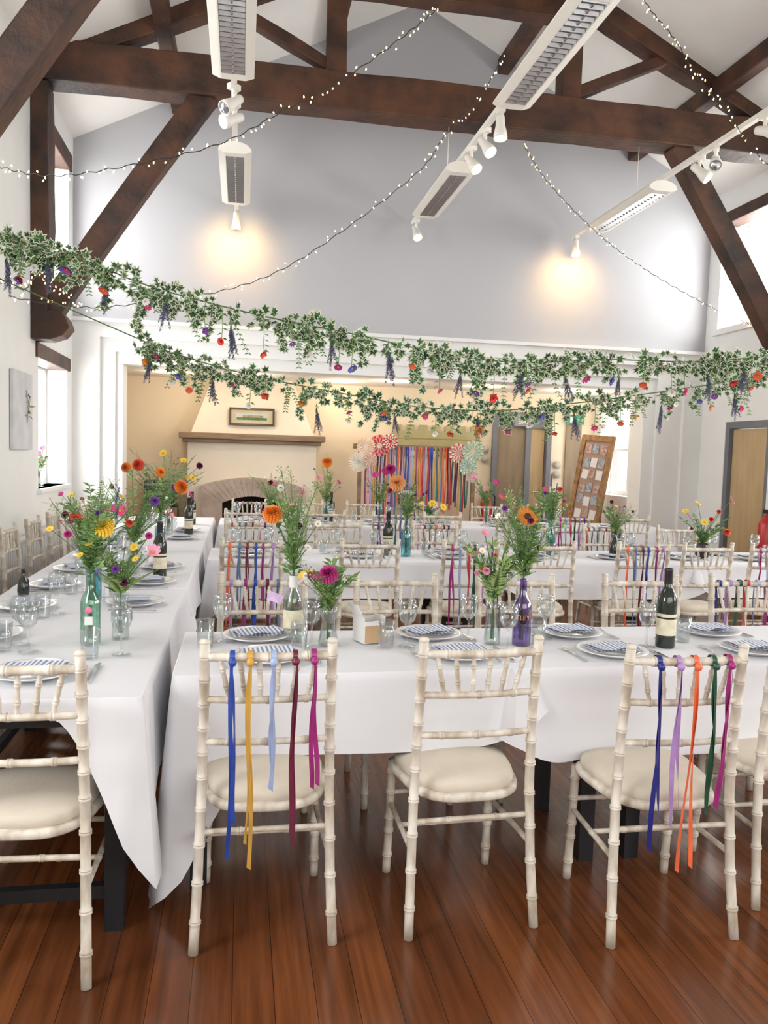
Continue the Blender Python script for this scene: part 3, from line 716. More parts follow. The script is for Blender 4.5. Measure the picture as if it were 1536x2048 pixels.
# front table
vase(.205,3.06,PB,G_CLR,"clear glass bottle used as a vase","bottle_vase")
bouquet(.205,3.06,TZ,.26,[("dahlia","orange",-.085,-.03,.485,.040),("daisy","white",.05,-.02,.36,.016),("dahlia","plum",.02,.02,.44,.014),("daisy","white",.09,.0,.45,.014)],(0,9,4,.15,.66),101,"tall orange dahlia with feathery green sprays in a bottle")
b=MB(); b.lathe([(.0375,.05),(.0375,.12)],20); o=b.obj("paper_label_band",LABW,None,(.205,3.06,TZ)); tag(o,"cream paper band wrapped round a glass bottle","label")
b=MB(); b.lathe([(.0165,.205),(.0155,.25)],20,0); o=b.obj("lace_band",CARD,None,(.205,3.06,TZ)); tag(o,"white lace band round a bottle neck","lace")
b=MB(); b.box((-.07,-.03,.17),(.055,.002,.035),0,Matrix.Rotation(.35,3,'Y')); b.tube([(-.045,-.03,.18),(-.017,-.012,.215)],.001,4,0); o=b.obj("gift_tag",colm("lilac_card",(.62,.45,.68)),None,(.205,3.06,TZ)); tag(o,"lilac card tag hanging from a bottle neck","tag")
vase(.335,2.975,PS,G_CLR,"small clear waisted glass vase")
bouquet(.335,2.975,TZ,.14,[("dahlia","magenta",-.01,-.06,.275,.038),("daisy","yellow",-.09,.0,.265,.030),("umbel","limegreen",.08,0,.25,.03)],(0,3,8,.14,.33),102,"magenta dahlia and sunflower with leafy greenery in small vase")
vase(.975,2.955,PT,G_CLR,"clear glass tumbler vase with tapered sides")
bouquet(.975,2.955,TZ,.17,[("cosmos","pink",-.07,-.03,.36,.018),("cosmos","pink",-.04,.02,.43,.018),("dahlia","coral",-.06,-.02,.30,.010),("dahlia","coral",-.01,-.03,.35,.010),("umbel","limegreen",.02,-.03,.31,.04),("spike","limegreen",.05,0,.40,.03)],(3,5,10,.15,.42),103,"mixed green hydrangea and small pink flowers in a vase")
bv=vase(1.085,2.93,PB,G_PURP,"purple glass spirit bottle with orange lettering used as vase","bottle_vase")
bouquet(1.085,2.93,TZ,.26,[("daisy","rust",-.01,-.04,.505,.043),("dahlia","plum",.06,0,.38,.012)],(4,8,6,.16,.62),104,"rust coloured sunflower with long grassy foliage in purple bottle")
def text(body,size,loc,rot,m,parent,name,ext=.001,curve=0):
    cu=D.curves.new(name,'FONT'); cu.body=body; cu.size=size; cu.extrude=ext; cu.align_x='CENTER'; cu.align_y='CENTER'
    t=D.objects.new("tmp_text",cu); COL.objects.link(t); bpy.context.view_layer.update()
    me=D.meshes.new_from_object(t.evaluated_get(bpy.context.evaluated_depsgraph_get())); D.objects.remove(t)
    if curve:
        for v in me.vertices:
            g=v.co.x/curve; r=curve+v.co.z; v.co.x=math.sin(g)*r; v.co.z=math.cos(g)*r
    me.materials.clear(); me.materials.append(m); o=mko(name,me,parent,loc); o.rotation_euler=rot; return o
text("TLEY",.026,(0,0,.112),(pi/2,0,-.25),colm("orange_print",(.80,.30,.08)),bv,"label_lettering",.0006,.0395)
# left table
vase(-.535,3.04,PB,G_GREEN,"pale green glass bottle with pink round sticker used as vase","bottle_vase")
b=MB(); b.box((0,-.037,.09),(.028,.002,.03),1); b.lathe([(0,0),(.013,0),(.013,.002),(0,.002)],16,0,(0,-.036,.13),Matrix.Rotation(pi/2,3,'X')); o=b.obj("bottle_sticker",[colm("pink_sticker",(.75,.2,.35)),CARD],None,(-.535,3.04,TZ)); tag(o,"pink and white sticker on a green bottle","sticker")
bouquet(-.535,3.04,TZ,.26,[("dahlia","yellow",.05,-.03,.43,.040),("poppy","red",-.05,-.02,.46,.028),("cosmos","magenta",.06,.03,.49,.030),("daisy","yellow",0,-.04,.37,.016),("daisy","yellow",-.03,-.04,.33,.014),("spike","purple",.09,.02,.49,.022)],(7,2,5,.17,.55),105,"yellow dahlia, red poppy and ferns in green bottle")
vase(-.44,3.12,PT,G_CLR,"narrow clear glass vase")
bouquet(-.44,3.12,TZ,.17,[("cosmos","pink",.12,-.02,.33,.033),("daisy","yellow",.05,-.02,.35,.018),("daisy","yellow",.06,-.06,.31,.015),("dahlia","purple",-.01,-.06,.27,.016),("dahlia","plum",.02,-.06,.22,.016),("dahlia","magenta",.10,0,.39,.014)],(3,2,9,.15,.36),106,"pink cosmos with small yellow and purple flowers in vase")
vase(-.68,3.95,PB,G_BLUE,"aqua blue glass bottle used as vase","bottle_vase")
bouquet(-.68,3.95,TZ,.26,[("cosmos","hotpink",.12,-.03,.42,.034),("dahlia","purple",.02,0,.40,.025),("spike","blue",.1,.05,.5,.03),("daisy","yellow",-.04,0,.38,.02),("dahlia","coral",.16,0,.36,.02)],(8,3,4,.22,.56),107,"hot pink cosmos and purple flowers with ferns")
vase(-.60,4.75,PT,G_CLR,"clear cylindrical glass vase")
bouquet(-.60,4.75,TZ,.17,[("dahlia","orange",.26,-.02,.50,.045),("dahlia","orange",.14,.05,.58,.030),("cosmos","pink",.2,0,.34,.032),("dahlia","purple",.12,-.06,.42,.028)],(9,3,5,.30,.60),108,"orange dahlias with arching fern fronds in vase")
vase(-.55,5.75,PB,G_BLUE,"aqua blue glass bottle used as vase","bottle_vase")
bouquet(-.55,5.75,TZ,.26,[("dahlia","coral",-.15,0,.60,.045),("dahlia","purple",.1,0,.45,.03),("cosmos","magenta",.2,0,.40,.03)],(9,2,4,.30,.60),109,"coral dahlia with fern fronds in a blue bottle")
vase(-.60,7.0,PB,G_CLR,"clear glass bottle used as vase","bottle_vase")
bouquet(-.60,7.0,TZ,.26,[("daisy","yellow",.12,0,.62,.035),("daisy","yellow",-.05,0,.68,.035),("daisy","yellow",.2,-.05,.48,.03),("dahlia","plum",.25,0,.58,.03),("dahlia","orange",-.35,0,.55,.045)],(10,3,5,.36,.72),110,"small sunflowers with fern fronds in glass bottle")
b=MB(); b.lathe([(0,0),(.026,0),(.028,.02),(.026,.07),(.012,.09),(.010,.12),(.013,.125),(0,.127)],16); tag(b.obj("small_bottle",DKGL,None,(-1.02,4.05,TZ)),"small dark glass bottle","bottle")
# table two
vase(1.18,5.62,PB,G_BLUE,"aqua blue glass bottle used as vase","bottle_vase")
bouquet(1.18,5.62,TZ,.26,[("dahlia","peach",-.08,0,.52,.062),("dahlia","magenta",-.13,0,.62,.04),("umbel","white",-.02,-.04,.44,.06),("umbel","white",.08,-.02,.36,.05)],(0,5,8,.17,.55),111,"large peach dahlia with white lacy flowers in blue bottle")
vase(2.32,5.72,PB,G_BLUE,"aqua blue glass bottle used as vase","bottle_vase")
bouquet(2.32,5.72,TZ,.26,[("spike","blue",-.02,0,.58,.035),("spike","blue",.03,0,.52,.03),("cosmos","hotpink",-.06,0,.50,.025),("dahlia","coral",.06,0,.5,.02)],(3,4,5,.18,.52),112,"blue flower spikes and pink blooms in blue bottle")
b=MB(); b.lathe([(0,0),(.036,0),(.038,.01),(.036,.11),(.02,.15),(.016,.19),(.018,.20)],20); tag(b.obj("dark_bottle",DKGL,None,(2.78,5.60,TZ)),"dark squat glass bottle holding flowers","vase")
bouquet(2.78,5.60,TZ,.19,[("cosmos","pink",.03,0,.38,.022),("cosmos","white",-.06,0,.33,.02),("umbel","white",.1,0,.28,.03),("dahlia","plum",-.04,0,.42,.015)],(0,5,6,.17,.42),113,"small pink and white flowers in a dark bottle")
b=MB(); b.lathe([(0,0),(.04,0),(.055,.03),(.05,.08),(.035,.10),(.04,.115)],20); tag(b.obj("round_vase",CAPB,None,(3.52,5.62,TZ)),"small round black vase","vase")
bouquet(3.52,5.62,TZ,.11,[("daisy","yellow",-.16,0,.36,.028),("daisy","yellow",-.06,0,.42,.03),("daisy","yellow",-.02,-.04,.28,.028),("cosmos","pink",.22,0,.45,.035),("dahlia","red",.06,0,.30,.02),("dahlia","coral",.2,0,.2,.03),("dahlia","coral",.12,0,.36,.02)],(2,2,9,.24,.34),114,"yellow, pink and red garden flowers in black vase")
# table three
for i,(x,hm,bl,fo) in enumerate([(.30,.17,[("dahlia","plum",0,0,.4,.03)],(6,4,4,.3,.5)),(.88,.2,[("dahlia","orange",.0,0,.62,.06),("cosmos","pink",-.08,0,.45,.035),("cosmos","magenta",.12,0,.42,.03)],(2,7,4,.25,.6)),(1.45,.2,[("cosmos","magenta",-.05,0,.5,.05),("dahlia","hotpink",.05,0,.55,.05),("dahlia","plum",.18,0,.4,.04),("dahlia","magenta",.1,0,.35,.04)],(2,2,7,.25,.5)),(2.62,.2,[("cosmos","pink",-.15,0,.5,.045),("cosmos","magenta",.1,0,.46,.04),("cosmos","pink",.0,0,.38,.04),("cosmos","hotpink",.16,0,.3,.04)],(2,4,6,.25,.5)),(3.35,.2,[("spike","blue",0,0,.5,.05),("dahlia","coral",.1,0,.4,.03)],(2,4,6,.22,.42)),(2.0,.1,[("daisy","yellow",-.1,0,.2,.045),("daisy","yellow",.02,0,.22,.045),("daisy","yellow",.14,0,.18,.045)],(0,0,8,.18,.2))]):
    vase(x,8.32,PT,[G_CLR,G_BLUE,G_GREEN][i%3],"glass vase on a white tablecloth"); bouquet(x,8.32,TZ,hm,bl,fo,130+i,"mixed garden flowers with greenery in a glass vase")
# ------------------------------------------------------------------ ivy garlands
IV=[(0,1.0),(22,.50),(50,.86),(85,.46),(122,.64),(155,.32),(180,.10),(205,.32),(238,.64),(275,.46),(310,.86),(338,.50)]
def ivyleaf(b,p,d,nrm,s):
    d=Vector(d).normalized(); a=d.cross(nrm)
    if a.length<.05:a=d.cross(Vector((0,1,.3)))
    a.normalize(); n=a.cross(d); vs=[]
    p=Vector(p)
    for f in(.72,1.0):
        for g,r in IV:
            g=math.radians(g); x=math.sin(g)*r*f*s; y=(math.cos(g)*r*f+.30)*s
            vs.append(p+a*x+d*y+n*(-.15*abs(x)))
    m=len(IV); vs.append(p+d*.3*s)
    c=2*m
    b.add(vs,[(i,(i+1)%m,c) for i in range(m)],0,False); b.add(vs,[(i,i+m,(i+1)%m+m,(i+1)%m) for i in range(m)],1,False)
def interp(P,t):
    n=len(P)-1; k=min(int(t*n),n-1); f=t*n-k; p0=P[max(k-1,0)];p1=P[k];p2=P[k+1];p3=P[min(k+2,n)]
    return .5*((2*p1)+(p2-p0)*f+(2*p0-5*p1+4*p2-p3)*f*f+(3*p1-p0-3*p2+p3)*f**3)
def garland(P,nleaf,ntend,seed,flowers,size,tl,t0=0.):
    rnd=random.Random(seed); P=[Vector(p) for p in P]; e=empty("ivy_garland",P[0]); O=P[0]
    tag(e,"variegated ivy garland with hanging silk flowers strung across the hall","garland","ivy garlands")
    path=[interp(P,i/160)-O for i in range(161)]
    b=MB(); b.tube(path,.004,5,0)
    b2=MB(); i=0
    def dens(t): return .62+.38*math.sin(t*43+seed)*math.sin(t*97+seed*2)
    while i<nleaf:
        t=t0+(1-t0)*rnd.random()
        if rnd.random()>dens(t): continue
        i+=1
        c=interp(P,t)-O; g=rnd.random()*2*pi; r=.048*rnd.random()**.6*(.6+.7*dens(t))
        q=c+Vector((rnd.uniform(-.02,.02),math.cos(g)*r,math.sin(g)*r*1.1-.015)); d=Vector((rnd.uniform(-1,1),math.cos(g)*.6-.2,math.sin(g)*.8-.25))
        ivyleaf(b2,q,d,Vector((rnd.uniform(-.6,.6),-1+rnd.uniform(-.3,.3),rnd.uniform(-.1,.9))),size*rnd.uniform(.6,1.15))
    for i in range(ntend):
        t=t0+(1-t0)*min(1,max(0,(i+rnd.uniform(-.5,1.5))/ntend)); c=interp(P,t)-O; L=tl*rnd.uniform(.15,1)**1.4; n=int(L/.022)+2; pts=[]; sx=rnd.uniform(-.35,.35); sy=rnd.uniform(-.15,.15)
        for k in range(n+1):
            u=k/n; pts.append(c+Vector((sx*L*u+.012*math.sin(7*u+i),sy*L*u,-L*u)))
        b.tube(pts,.0018,4,0,False)
        for k in range(n):
            for z in range(1 if rnd.random()<.5 else 2):
                d=Vector((rnd.choice([-1,1])*rnd.uniform(.3,1),rnd.uniform(-.7,.3),rnd.uniform(-1,.1))); ivyleaf(b2,pts[k],d,Vector((rnd.uniform(-.5,.5),-1,rnd.uniform(0,.8))),size*rnd.uniform(.5,.95))
    # plain wispy green sprays among the ivy
    for i in range(ntend//2):
        t=t0+(1-t0)*rnd.random(); c=interp(P,t)-O; L=rnd.uniform(.10,.24); sx=rnd.uniform(-.5,.5); prev=c
        for k in range(1,9):
            q=c+Vector((sx*L*k/8,rnd.uniform(-.01,.01),-L*(k/8)**.8)); b2.tube([prev,q],.0014,3,2,False)
            for z in(-1,1): leaflet(b2,q,(z,rnd.uniform(-.4,.4),-.5),.022,.010,2,Vector((0,-1,.2)))
            prev=q
    b.obj("garland_vine",STEM,e); b2.obj("ivy_leaves",[LEAF,RIM,GRN],e)
    for kd,c,t,L,s in flowers:
        c0=interp(P,t0+(1-t0)*t)-O; loc=c0+Vector((rnd.uniform(-.02,.02),rnd.uniform(-.07,-.03),-L))
        f=mko("hanging_"+("lavender" if kd=="sprig" else "flower"),bm(kd,c),e,loc); f.scale=(s,s,s)
        if kd=="sprig": f.rotation_euler=(pi+rnd.uniform(-.12,.12),rnd.uniform(-.2,.2),rnd.random()*6); f.scale=(s*3.1,)*3
        else: f.rotation_euler=Vector((rnd.uniform(-.9,.9),-.7,rnd.uniform(-1.3,-.2))).to_track_quat('Z','Y').to_euler()
        if kd!="sprig":
            b=MB(); sx=rnd.uniform(-.3,.3)
            b.tube([(0,0,0),(sx,.1,L*.5/s),(sx*.5,.6,L/s)],.0018/s,4,0,False)
            for k in range(6): z=L*(.10+.8*k/6)/s; leaflet(b,(sx*.8,.15,z),(rnd.choice([-1,1]),rnd.uniform(-.5,.5),-.4),.034/s,.014/s,0)
            sobj=b.obj("flower_stem",GRN,f); sobj.rotation_mode='QUATERNION'; sobj.rotation_quaternion=f.rotation_euler.to_quaternion().inverted()
    return e
rf=random.Random(5)
def flw(n,cols,L0,L1,s):
    out=[]
    for i in range(n):
        c=cols[i%len(cols)]; kd=rf.choice(["silk","silk","poppy","cosmos"]) if c!="lav" else "sprig"
        if c=="white" : kd="cosmos"
        L=rf.uniform(L0,L1)
        if c=="lav": L=rf.uniform(.12,.22)
        out.append((kd,"lavender" if c=="lav" else c,min(.985,max(.015,(i+rf.uniform(-.2,1.2))/n)),L,s*rf.uniform(.75,1.15)))
    return out
G1=[(-1.84,4.5,2.60),(-1.45,4.5,2.585),(-1.19,4.5,2.53),(-.93,4.5,2.49),(-.50,4.5,2.34),(.09,4.5,2.22),(.59,4.5,2.15),(1.17,4.5,2.06),(1.62,4.5,2.04),(2.08,4.5,2.08),(2.73,4.5,2.10),(3.18,4.5,2.16),(4.2,4.5,2.32),(5.78,4.6,2.75)]
G2=[(-1.84,5.2,2.62),(-1.44,5.2,2.46),(-.72,5.2,2.18),(-.42,5.2,2.07),(.04,5.2,1.96),(.69,5.2,1.86),(1.19,5.2,1.80),(1.71,5.2,1.80),(2.24,5.2,1.87),(2.79,5.2,1.96),(3.35,5.2,2.06),(3.69,5.2,2.12),(4.6,5.2,2.3),(5.78,5.2,2.7)]
garland(G1,900,74,21,flw(54,["lav","coral","purple","white","lav","magenta","blue","lav","coral","white","hotpink","lav","purple","red"],.07,.22,.030),.045,.28,.145)
garland(G2,680,64,22,flw(50,["orange","lav","magenta","white","blue","coral","lav","hotpink","white","coral"],.06,.20,.030),.043,.22,.165)
# ------------------------------------------------------------------ fairy lights
def fairy(P,n,seed,lbl="string of tiny warm white fairy lights on dark wire"):
    rnd=random.Random(seed); P=[Vector(p) for p in P]; O=P[0]; e=empty("fairy_light_string",O); tag(e,lbl,"fairy lights","fairy light strings")
    b=MB(); b.tube([interp(P,i/120)-O+Vector((0,0,.008*math.sin(i*1.7))) for i in range(121)],.0034,5); b.obj("light_wire",WIRE,e)
    bb=MB(); bb.lathe([(0,.010),(.0033,.008),(.0056,0),(.004,-.006),(0,-.009)],8); me=None
    for i in range(n):
        q=interp(P,(i+rnd.uniform(.1,.9))/n)-O+Vector((rnd.uniform(-.02,.02),rnd.uniform(-.02,.02),rnd.choice([-1,1])*rnd.uniform(.008,.035)))
        if me is None: o=bb.obj("light_bulb",BULB,e,q); me=o.data
        else: o=mko("light_bulb",me,e,q)
        o.rotation_euler=(rnd.uniform(-.6,.6),rnd.uniform(-.6,.6),0)
fairy([(-1.84,6,3.40),(-1.66,6,3.36),(-1.33,6,3.33),(-.87,6,3.43),(-.22,6,3.64),(.23,6,3.91),(.73,6,4.23),(1.17,6,4.59),(1.42,6,4.84),(1.9,6,5.5)],99,1)
fairy([(-1.86,7.0,2.66),(-1.36,7,2.61),(-.9,7,2.66),(-.24,7,2.80),(.30,7,3.02),(.89,7,3.44),(1.49,7,3.96),(1.70,7,4.27),(2.0,7,4.62),(2.2,7,5.0)],100,2)
fairy([(2.84,8.2,4.72),(3.26,8.5,4.46),(3.86,8.5,3.97),(4.48,8.5,3.61),(5.24,8.5,3.28),(5.78,8.5,3.1)],80,3)
fairy([(2.8,6,5.4),(3.0,6,5.03),(3.27,6,4.77),(3.50,6,4.49),(3.73,6,4.29),(4.14,6,3.90),(5.0,6,3.5),(5.78,6,3.3)],90,4)
fairy([(-1.80,6.3,2.55),(-1.7,6.3,2.66),(-1.58,6.3,2.60),(-1.48,6.3,2.70),(-1.36,6.3,2.62),(-1.22,6.3,2.52)],44,5)
# ------------------------------------------------------------------ fireplace and adjoining room
e=empty("fireplace",(.14,BY,0)); tag(e,"cream chimney breast with oak mantel and arched stone surround","fireplace")
b=MB(); b.bb(-.84,-.40,-.40,0,0,1.62);b.bb(.42,.86,-.40,0,0,1.62);b.bb(-.40,.42,-.40,0,.90,1.62); b.bb(-.40,.42,-.06,0,0,.90,1); b.obj("chimney_breast",[CREAM2,mat("opening_black",(.02,.017,.015),.9)],e)  # flat black panel at the back of the fireplace opening
b=MB(); lo=[(-.80,-.38),(.82,-.38),(.82,0),(-.80,0)]; hi=[(-.54,-.20),(.54,-.20),(.54,0),(-.54,0)]
vs=[(x,y,1.70) for x,y in lo]+[(x,y,2.44) for x,y in hi]; b.add(vs,[(0,1,5,4),(1,2,6,5),(2,3,7,6),(3,0,4,7),(4,5,6,7),(3,2,1,0)]); b.obj("chimney_hood",CREAM2,e)
b=MB(); b.bb(-.95,.97,-.52,0,1.62,1.70); b.bb(-.90,.92,-.48,0,1.57,1.62); b.obj("mantel",OAK,e,bevel=.01)
b=MB(); n=16; out=[];inn=[]
for i in range(n+1):
    t=i/n; x=-.66+1.34*t; out.append((x,1.0+.12*math.sin(pi*t)**.8)); xi=-.38+.78*t; inn.append((xi,.78+.09*math.sin(pi*t)))
def strip(b,A,B,y0,y1,mi=0):
    for i in range(len(A)-1):
        q=[A[i],A[i+1],B[i+1],B[i]]; vs=[(x,y0,z) for x,z in q]+[(x,y1,z) for x,z in q]; b.add(vs,[(0,1,2,3),(7,6,5,4),(0,4,5,1),(1,5,6,2),(2,6,7,3),(3,7,4,0)],mi)
strip(b,inn,out,-.50,-.36); b.bb(-.66,-.38,-.50,-.36,0,.78); b.bb(.40,.68,-.50,-.36,0,.78)
b.add([(-.66,-.50,.78),(-.38,-.50,.78),(-.66,-.50,1.0)],[(0,1,2)]); b.add([(.68,-.50,.78),(.40,-.50,.78),(.68,-.50,1.0)],[(2,1,0)])
b.obj("stone_arch",STONE,e,bevel=.006)
# picture over mantel
e=empty("framed_picture",(.13,BY-.375,1.93)); e.rotation_euler=(-.238,0,0); tag(e,"wide landscape print in a dark wood frame","picture")
b=MB(); b.bb(-.30,.30,-.015,.015,.095,.12);b.bb(-.30,.30,-.015,.015,-.12,-.095);b.bb(-.30,-.275,-.015,.015,-.095,.095);b.bb(.275,.30,-.015,.015,-.095,.095); b.obj("picture_frame",mat("dark_frame_wood",(.05,.03,.02),.4),e)
b=MB(); b.bb(-.275,.275,.0,.01,-.095,.095,0); b.bb(-.21,.21,-.003,0,-.05,.05,1); b.bb(-.2,.2,-.006,-.003,-.045,-.01,2); b.bb(-.12,.15,-.008,-.003,-.01,.02,3)
b.obj("picture_print",[mat("tan_mount",(.50,.42,.28),.8),mat("pale_sky_print",(.45,.52,.50),.8),mat("lawn_print",(.10,.16,.05),.8,var=.4,scale=30),mat("stone_print",(.30,.25,.18),.8,var=.3,scale=40)],e)
# ribbon backdrop
e=empty("ribbon_backdrop",(2.42,BY-.45,0)); tag(e,"wooden frame hung with a curtain of coloured ribbons","backdrop")
b=MB(); b.bb(-.85,-.80,-.03,.03,0,1.66);b.bb(.76,.81,-.03,.03,0,1.66);b.bb(-.92,.88,-.02,.02,1.55,1.62);b.obj("timber_frame",OAK,e)
cs=list(RIBC.keys()); rr=random.Random(9)
for i in range(46):
    x=-.74+1.44*i/45; L=rr.uniform(.75,1.05); w=.024; vs=[];n=10; ph=rr.random()*6
    for k in range(n+1): t=k/n; xx=x+.008*math.sin(4*t+ph); vs+=[(xx-w/2,-.03-.01*math.sin(6*t+ph),1.60-L*t),(xx+w/2,-.03+.01*math.sin(6*t+ph+1),1.60-L*t)]
    b=MB(); b.add(vs,[(2*k,2*k+1,2*k+3,2*k+2) for k in range(n)],0,True); b.obj("hanging_ribbon",RM[rr.choice(cs+["gold","orange","burgundy"])],e)
# banner behind
b=MB(); b.bb(-.62,.66,0,.02,.0,.34)
for i in range(7): b.bb(-.62+.19*i,-.62+.19*i+.11,0,.02,.34,.42)
b.bb(-.60,.64,-.004,0,.22,.235,1); b.bb(-.66,.70,-.02,.03,.10,.12,1)
for i in range(8):
    x=-.55+.155*i; b.add([(x,-.006,.03),(x+.06,-.006,.12),(x+.12,-.006,.03),(x+.06,-.006,-.06+.0)],[(0,1,2,3)],2 if i%2 else 1)
tag(b.obj("castellated_banner",[mat("sage_fabric",(.40,.37,.20),.9),mat("gold_braid",(.35,.24,.08),.6),mat("cream_felt",(.7,.66,.52),.9)],None,(2.75,BY-.04,1.50)),"sage and gold fabric banner with castellated top edge","banner")
def fan(x,z,R,c1,c2,c3,y=BY-.58,lbl="pleated paper fan medallion"):
    b=MB(); n=44; R*=.88
    for k in range(n):
        g0=2*pi*k/n;g1=2*pi*(k+1)/n
        for r0,r1,mi in((0,.25,2),(.25,.72,k//2%2),(.72,1,1-(k//2%2) if c3 else k//2%2)):
            h0=.012*((k%2)*2-1);h1=-h0
            vs=[(math.cos(g0)*r0*R,h0*r0,math.sin(g0)*r0*R),(math.cos(g0)*r1*R,h0*r1,math.sin(g0)*r1*R),(math.cos(g1)*r1*R,h1*r1,math.sin(g1)*r1*R),(math.cos(g1)*r0*R,h1*r0,math.sin(g1)*r0*R)]
            b.add(vs,[(0,1,2,3)],mi)
    o=b.obj("paper_fan",[mat("paper_"+c1,PC[c1],.8),mat("paper_"+c2,PC[c2],.8),mat("paper_"+(c3 or c2),PC[c3 or c2],.8)],None,(x,y,z)); tag(o,"round pleated %s and %s paper fan"%(c1,c2),"paper fan","paper fans")
PC={"red":(.62,.08,.08),"white":(.8,.78,.72),"pink":(.78,.42,.44),"cream":(.78,.72,.58),"mint":(.38,.62,.48),"coral":(.74,.22,.16),"peach":(.82,.58,.46),"grey":(.6,.6,.58)}
for i,(x,z,R,a,c,d) in enumerate([(1.85,1.60,.17,"red","pink","white"),(1.66,1.58,.14,"peach","cream","white"),(1.56,1.37,.15,"cream","white","grey"),(1.98,1.66,.12,"red","white","red"),(1.72,1.40,.10,"pink","cream",None),(2.92,1.53,.15,"coral","white","pink"),(3.12,1.56,.17,"cream","mint","cream"),(3.05,1.35,.14,"mint","white","mint"),(3.10,1.22,.10,"grey","cream","white")]): fan(x,z,R,a,c,d,BY-.52-.03*i)
# signs
b=MB(); b.bb(-.15,.15,-.02,.02,-.07,.07); o=b.obj("bar_sign",mat("grey_sign_board",(.25,.25,.27),.5),None,(4.05,BY-.10,2.02)); tag(o,"small grey sign reading BAR above a door","sign")
text("BAR",.11,(0,-.022,0),(pi/2,0,0),CARD,o,"sign_lettering")
b=MB(); b.bb(-.14,.14,-.02,.02,-.07,.07); o=b.obj("exit_sign",mat("exit_green",(.02,.20,.10),.4,emit=.15,ecol=(.03,.4,.18)),None,(4.86,BY-.05,2.08)); tag(o,"green emergency exit sign on the wall","sign")
b=MB(); b.box((-.06,-.022,0),(.05,.004,.08)); b.beam((.0,-.022,0),(.09,-.022,0),.015,.004); b.add([(.09,-.024,.03),(.09,-.024,-.03),(.125,-.024,0)],[(0,1,2)]); b.obj("sign_symbol",CARD,o)
for i,(x,z) in enumerate([(3.50,1.60),(4.62,1.40)]):
    b=MB(); 
    for dz in(0,-.14): b.lathe([(0,0),(.06,0),(.06,.015),(0,.015)],6,0,(0,0,dz),Matrix.Rotation(pi/2,3,'X'))
    tag(b.obj("wall_plaque",mat("grey_plaque",(.45,.43,.38),.6),None,(x,BY-.02,z)),"small hexagonal grey wall plaques","plaque","wall plaques")
# photo board
e=empty("photo_board",(4.56,10.35,.0)); e.rotation_euler=(-.14,.06,-1.1); tag(e,"rustic wooden framed board with pinned photographs leaning on a stand","photo board")
b=MB(); b.bb(-.27,-.20,-.02,.02,.6,1.85);b.bb(.20,.27,-.02,.02,.6,1.85);b.bb(-.20,.20,-.02,.02,1.77,1.85);b.bb(-.20,.20,-.02,.02,.6,.68);b.obj("board_frame",mat("rustic_bark_wood",(.20,.09,.03),.7,col2=(.42,.24,.10),scale=14),e)
b=MB(); b.bb(-.20,.20,.0,.02,.68,1.77); b.obj("board_panel",mat("beige_board",(.38,.26,.20),.8),e)
for i in range(18):
    b=MB(); x=-.125+.125*(i%3)+rr.uniform(-.01,.01); z=.77+.178*(i//3)+rr.uniform(-.02,.02); b.box((x,-.005-.001*(i%3),z),(.105,.002,.13),0,Matrix.Rotation(rr.uniform(-.1,.1),3,'Y')); b.obj("pinned_photo",[CARD,mat("photo_brown",(.3,.15,.1),.5,col2=(.6,.45,.4),scale=25),mat("photo_blue",(.15,.2,.3),.5,col2=(.5,.5,.5),scale=25)][(i*5//3)%3],e)
b=MB(); b.beam((-.15,.05,1.2),(-.2,.25,0.04),.03,.03); b.beam((.15,.05,1.2),(.2,.25,.04),.03,.03); b.beam((-.22,-.0,.62),(-.24,-.05,.02),.03,.03); b.beam((.22,0,.62),(.24,-.05,.02),.03,.03); b.obj("easel_leg",OAK,e)
# left wall art
e=empty("canvas_picture",(XL+.02,7.3,1.76)); tag(e,"pale canvas with a dried flower sprig hung on white wall","picture")
b=MB(); b.bb(-.015,.015,-.30,.30,-.33,.33); b.obj("canvas",mat("pale_grey_canvas",(.62,.62,.64),.8),e,bevel=.004)
b=MB(); b.tube([(.02,.1,-.1),(.025,.13,.05),(.02,.08,.18)],.003,5)
for i in range(16): leaflet(b,(.022,.1+random.uniform(-.03,.05),-.05+.015*i),(.3,random.uniform(-1,1),random.uniform(-1,.5)),.06,.02,0)
b.obj("dried_sprig",mat("dried_flower",(.35,.32,.22),.8),e)
# radiator
b=MB(); b.bb(-.03,.03,-1.4,1.4,-.25,.25)
for i in range(56): b.bb(.03,.042,-1.38+.05*i,-1.355+.05*i,-.23,.23)
b.bb(-.04,.045,-1.4,1.4,.25,.262)
for y in(-1.2,1.2): b.tube([(0,y,-.25),(0,y,-.42)],.01,8)
tag(b.obj("radiator",mat("radiator_enamel",(.74,.74,.74),.4,var=.02),None,(XL+.07,6.95,.43)),"long white panel radiator on the side wall","radiator")
# window sill bottles
for i,y in enumerate((8.05,8.22)): clone(next(o for o in D.objects if o.name=="wine_bottle"),None,(XL-.08,y,1.06),0,.8)
vase(XL-.10,8.45,PT,G_CLR,"clear vase on the window sill",z=1.06); bouquet(XL-.10,8.45,1.06,.17,[("cosmos","magenta",.03,0,.38,.03),("cosmos","hotpink",.0,-.05,.33,.03)],(0,3,3,.1,.36),150,"magenta stems in a vase on the sill")
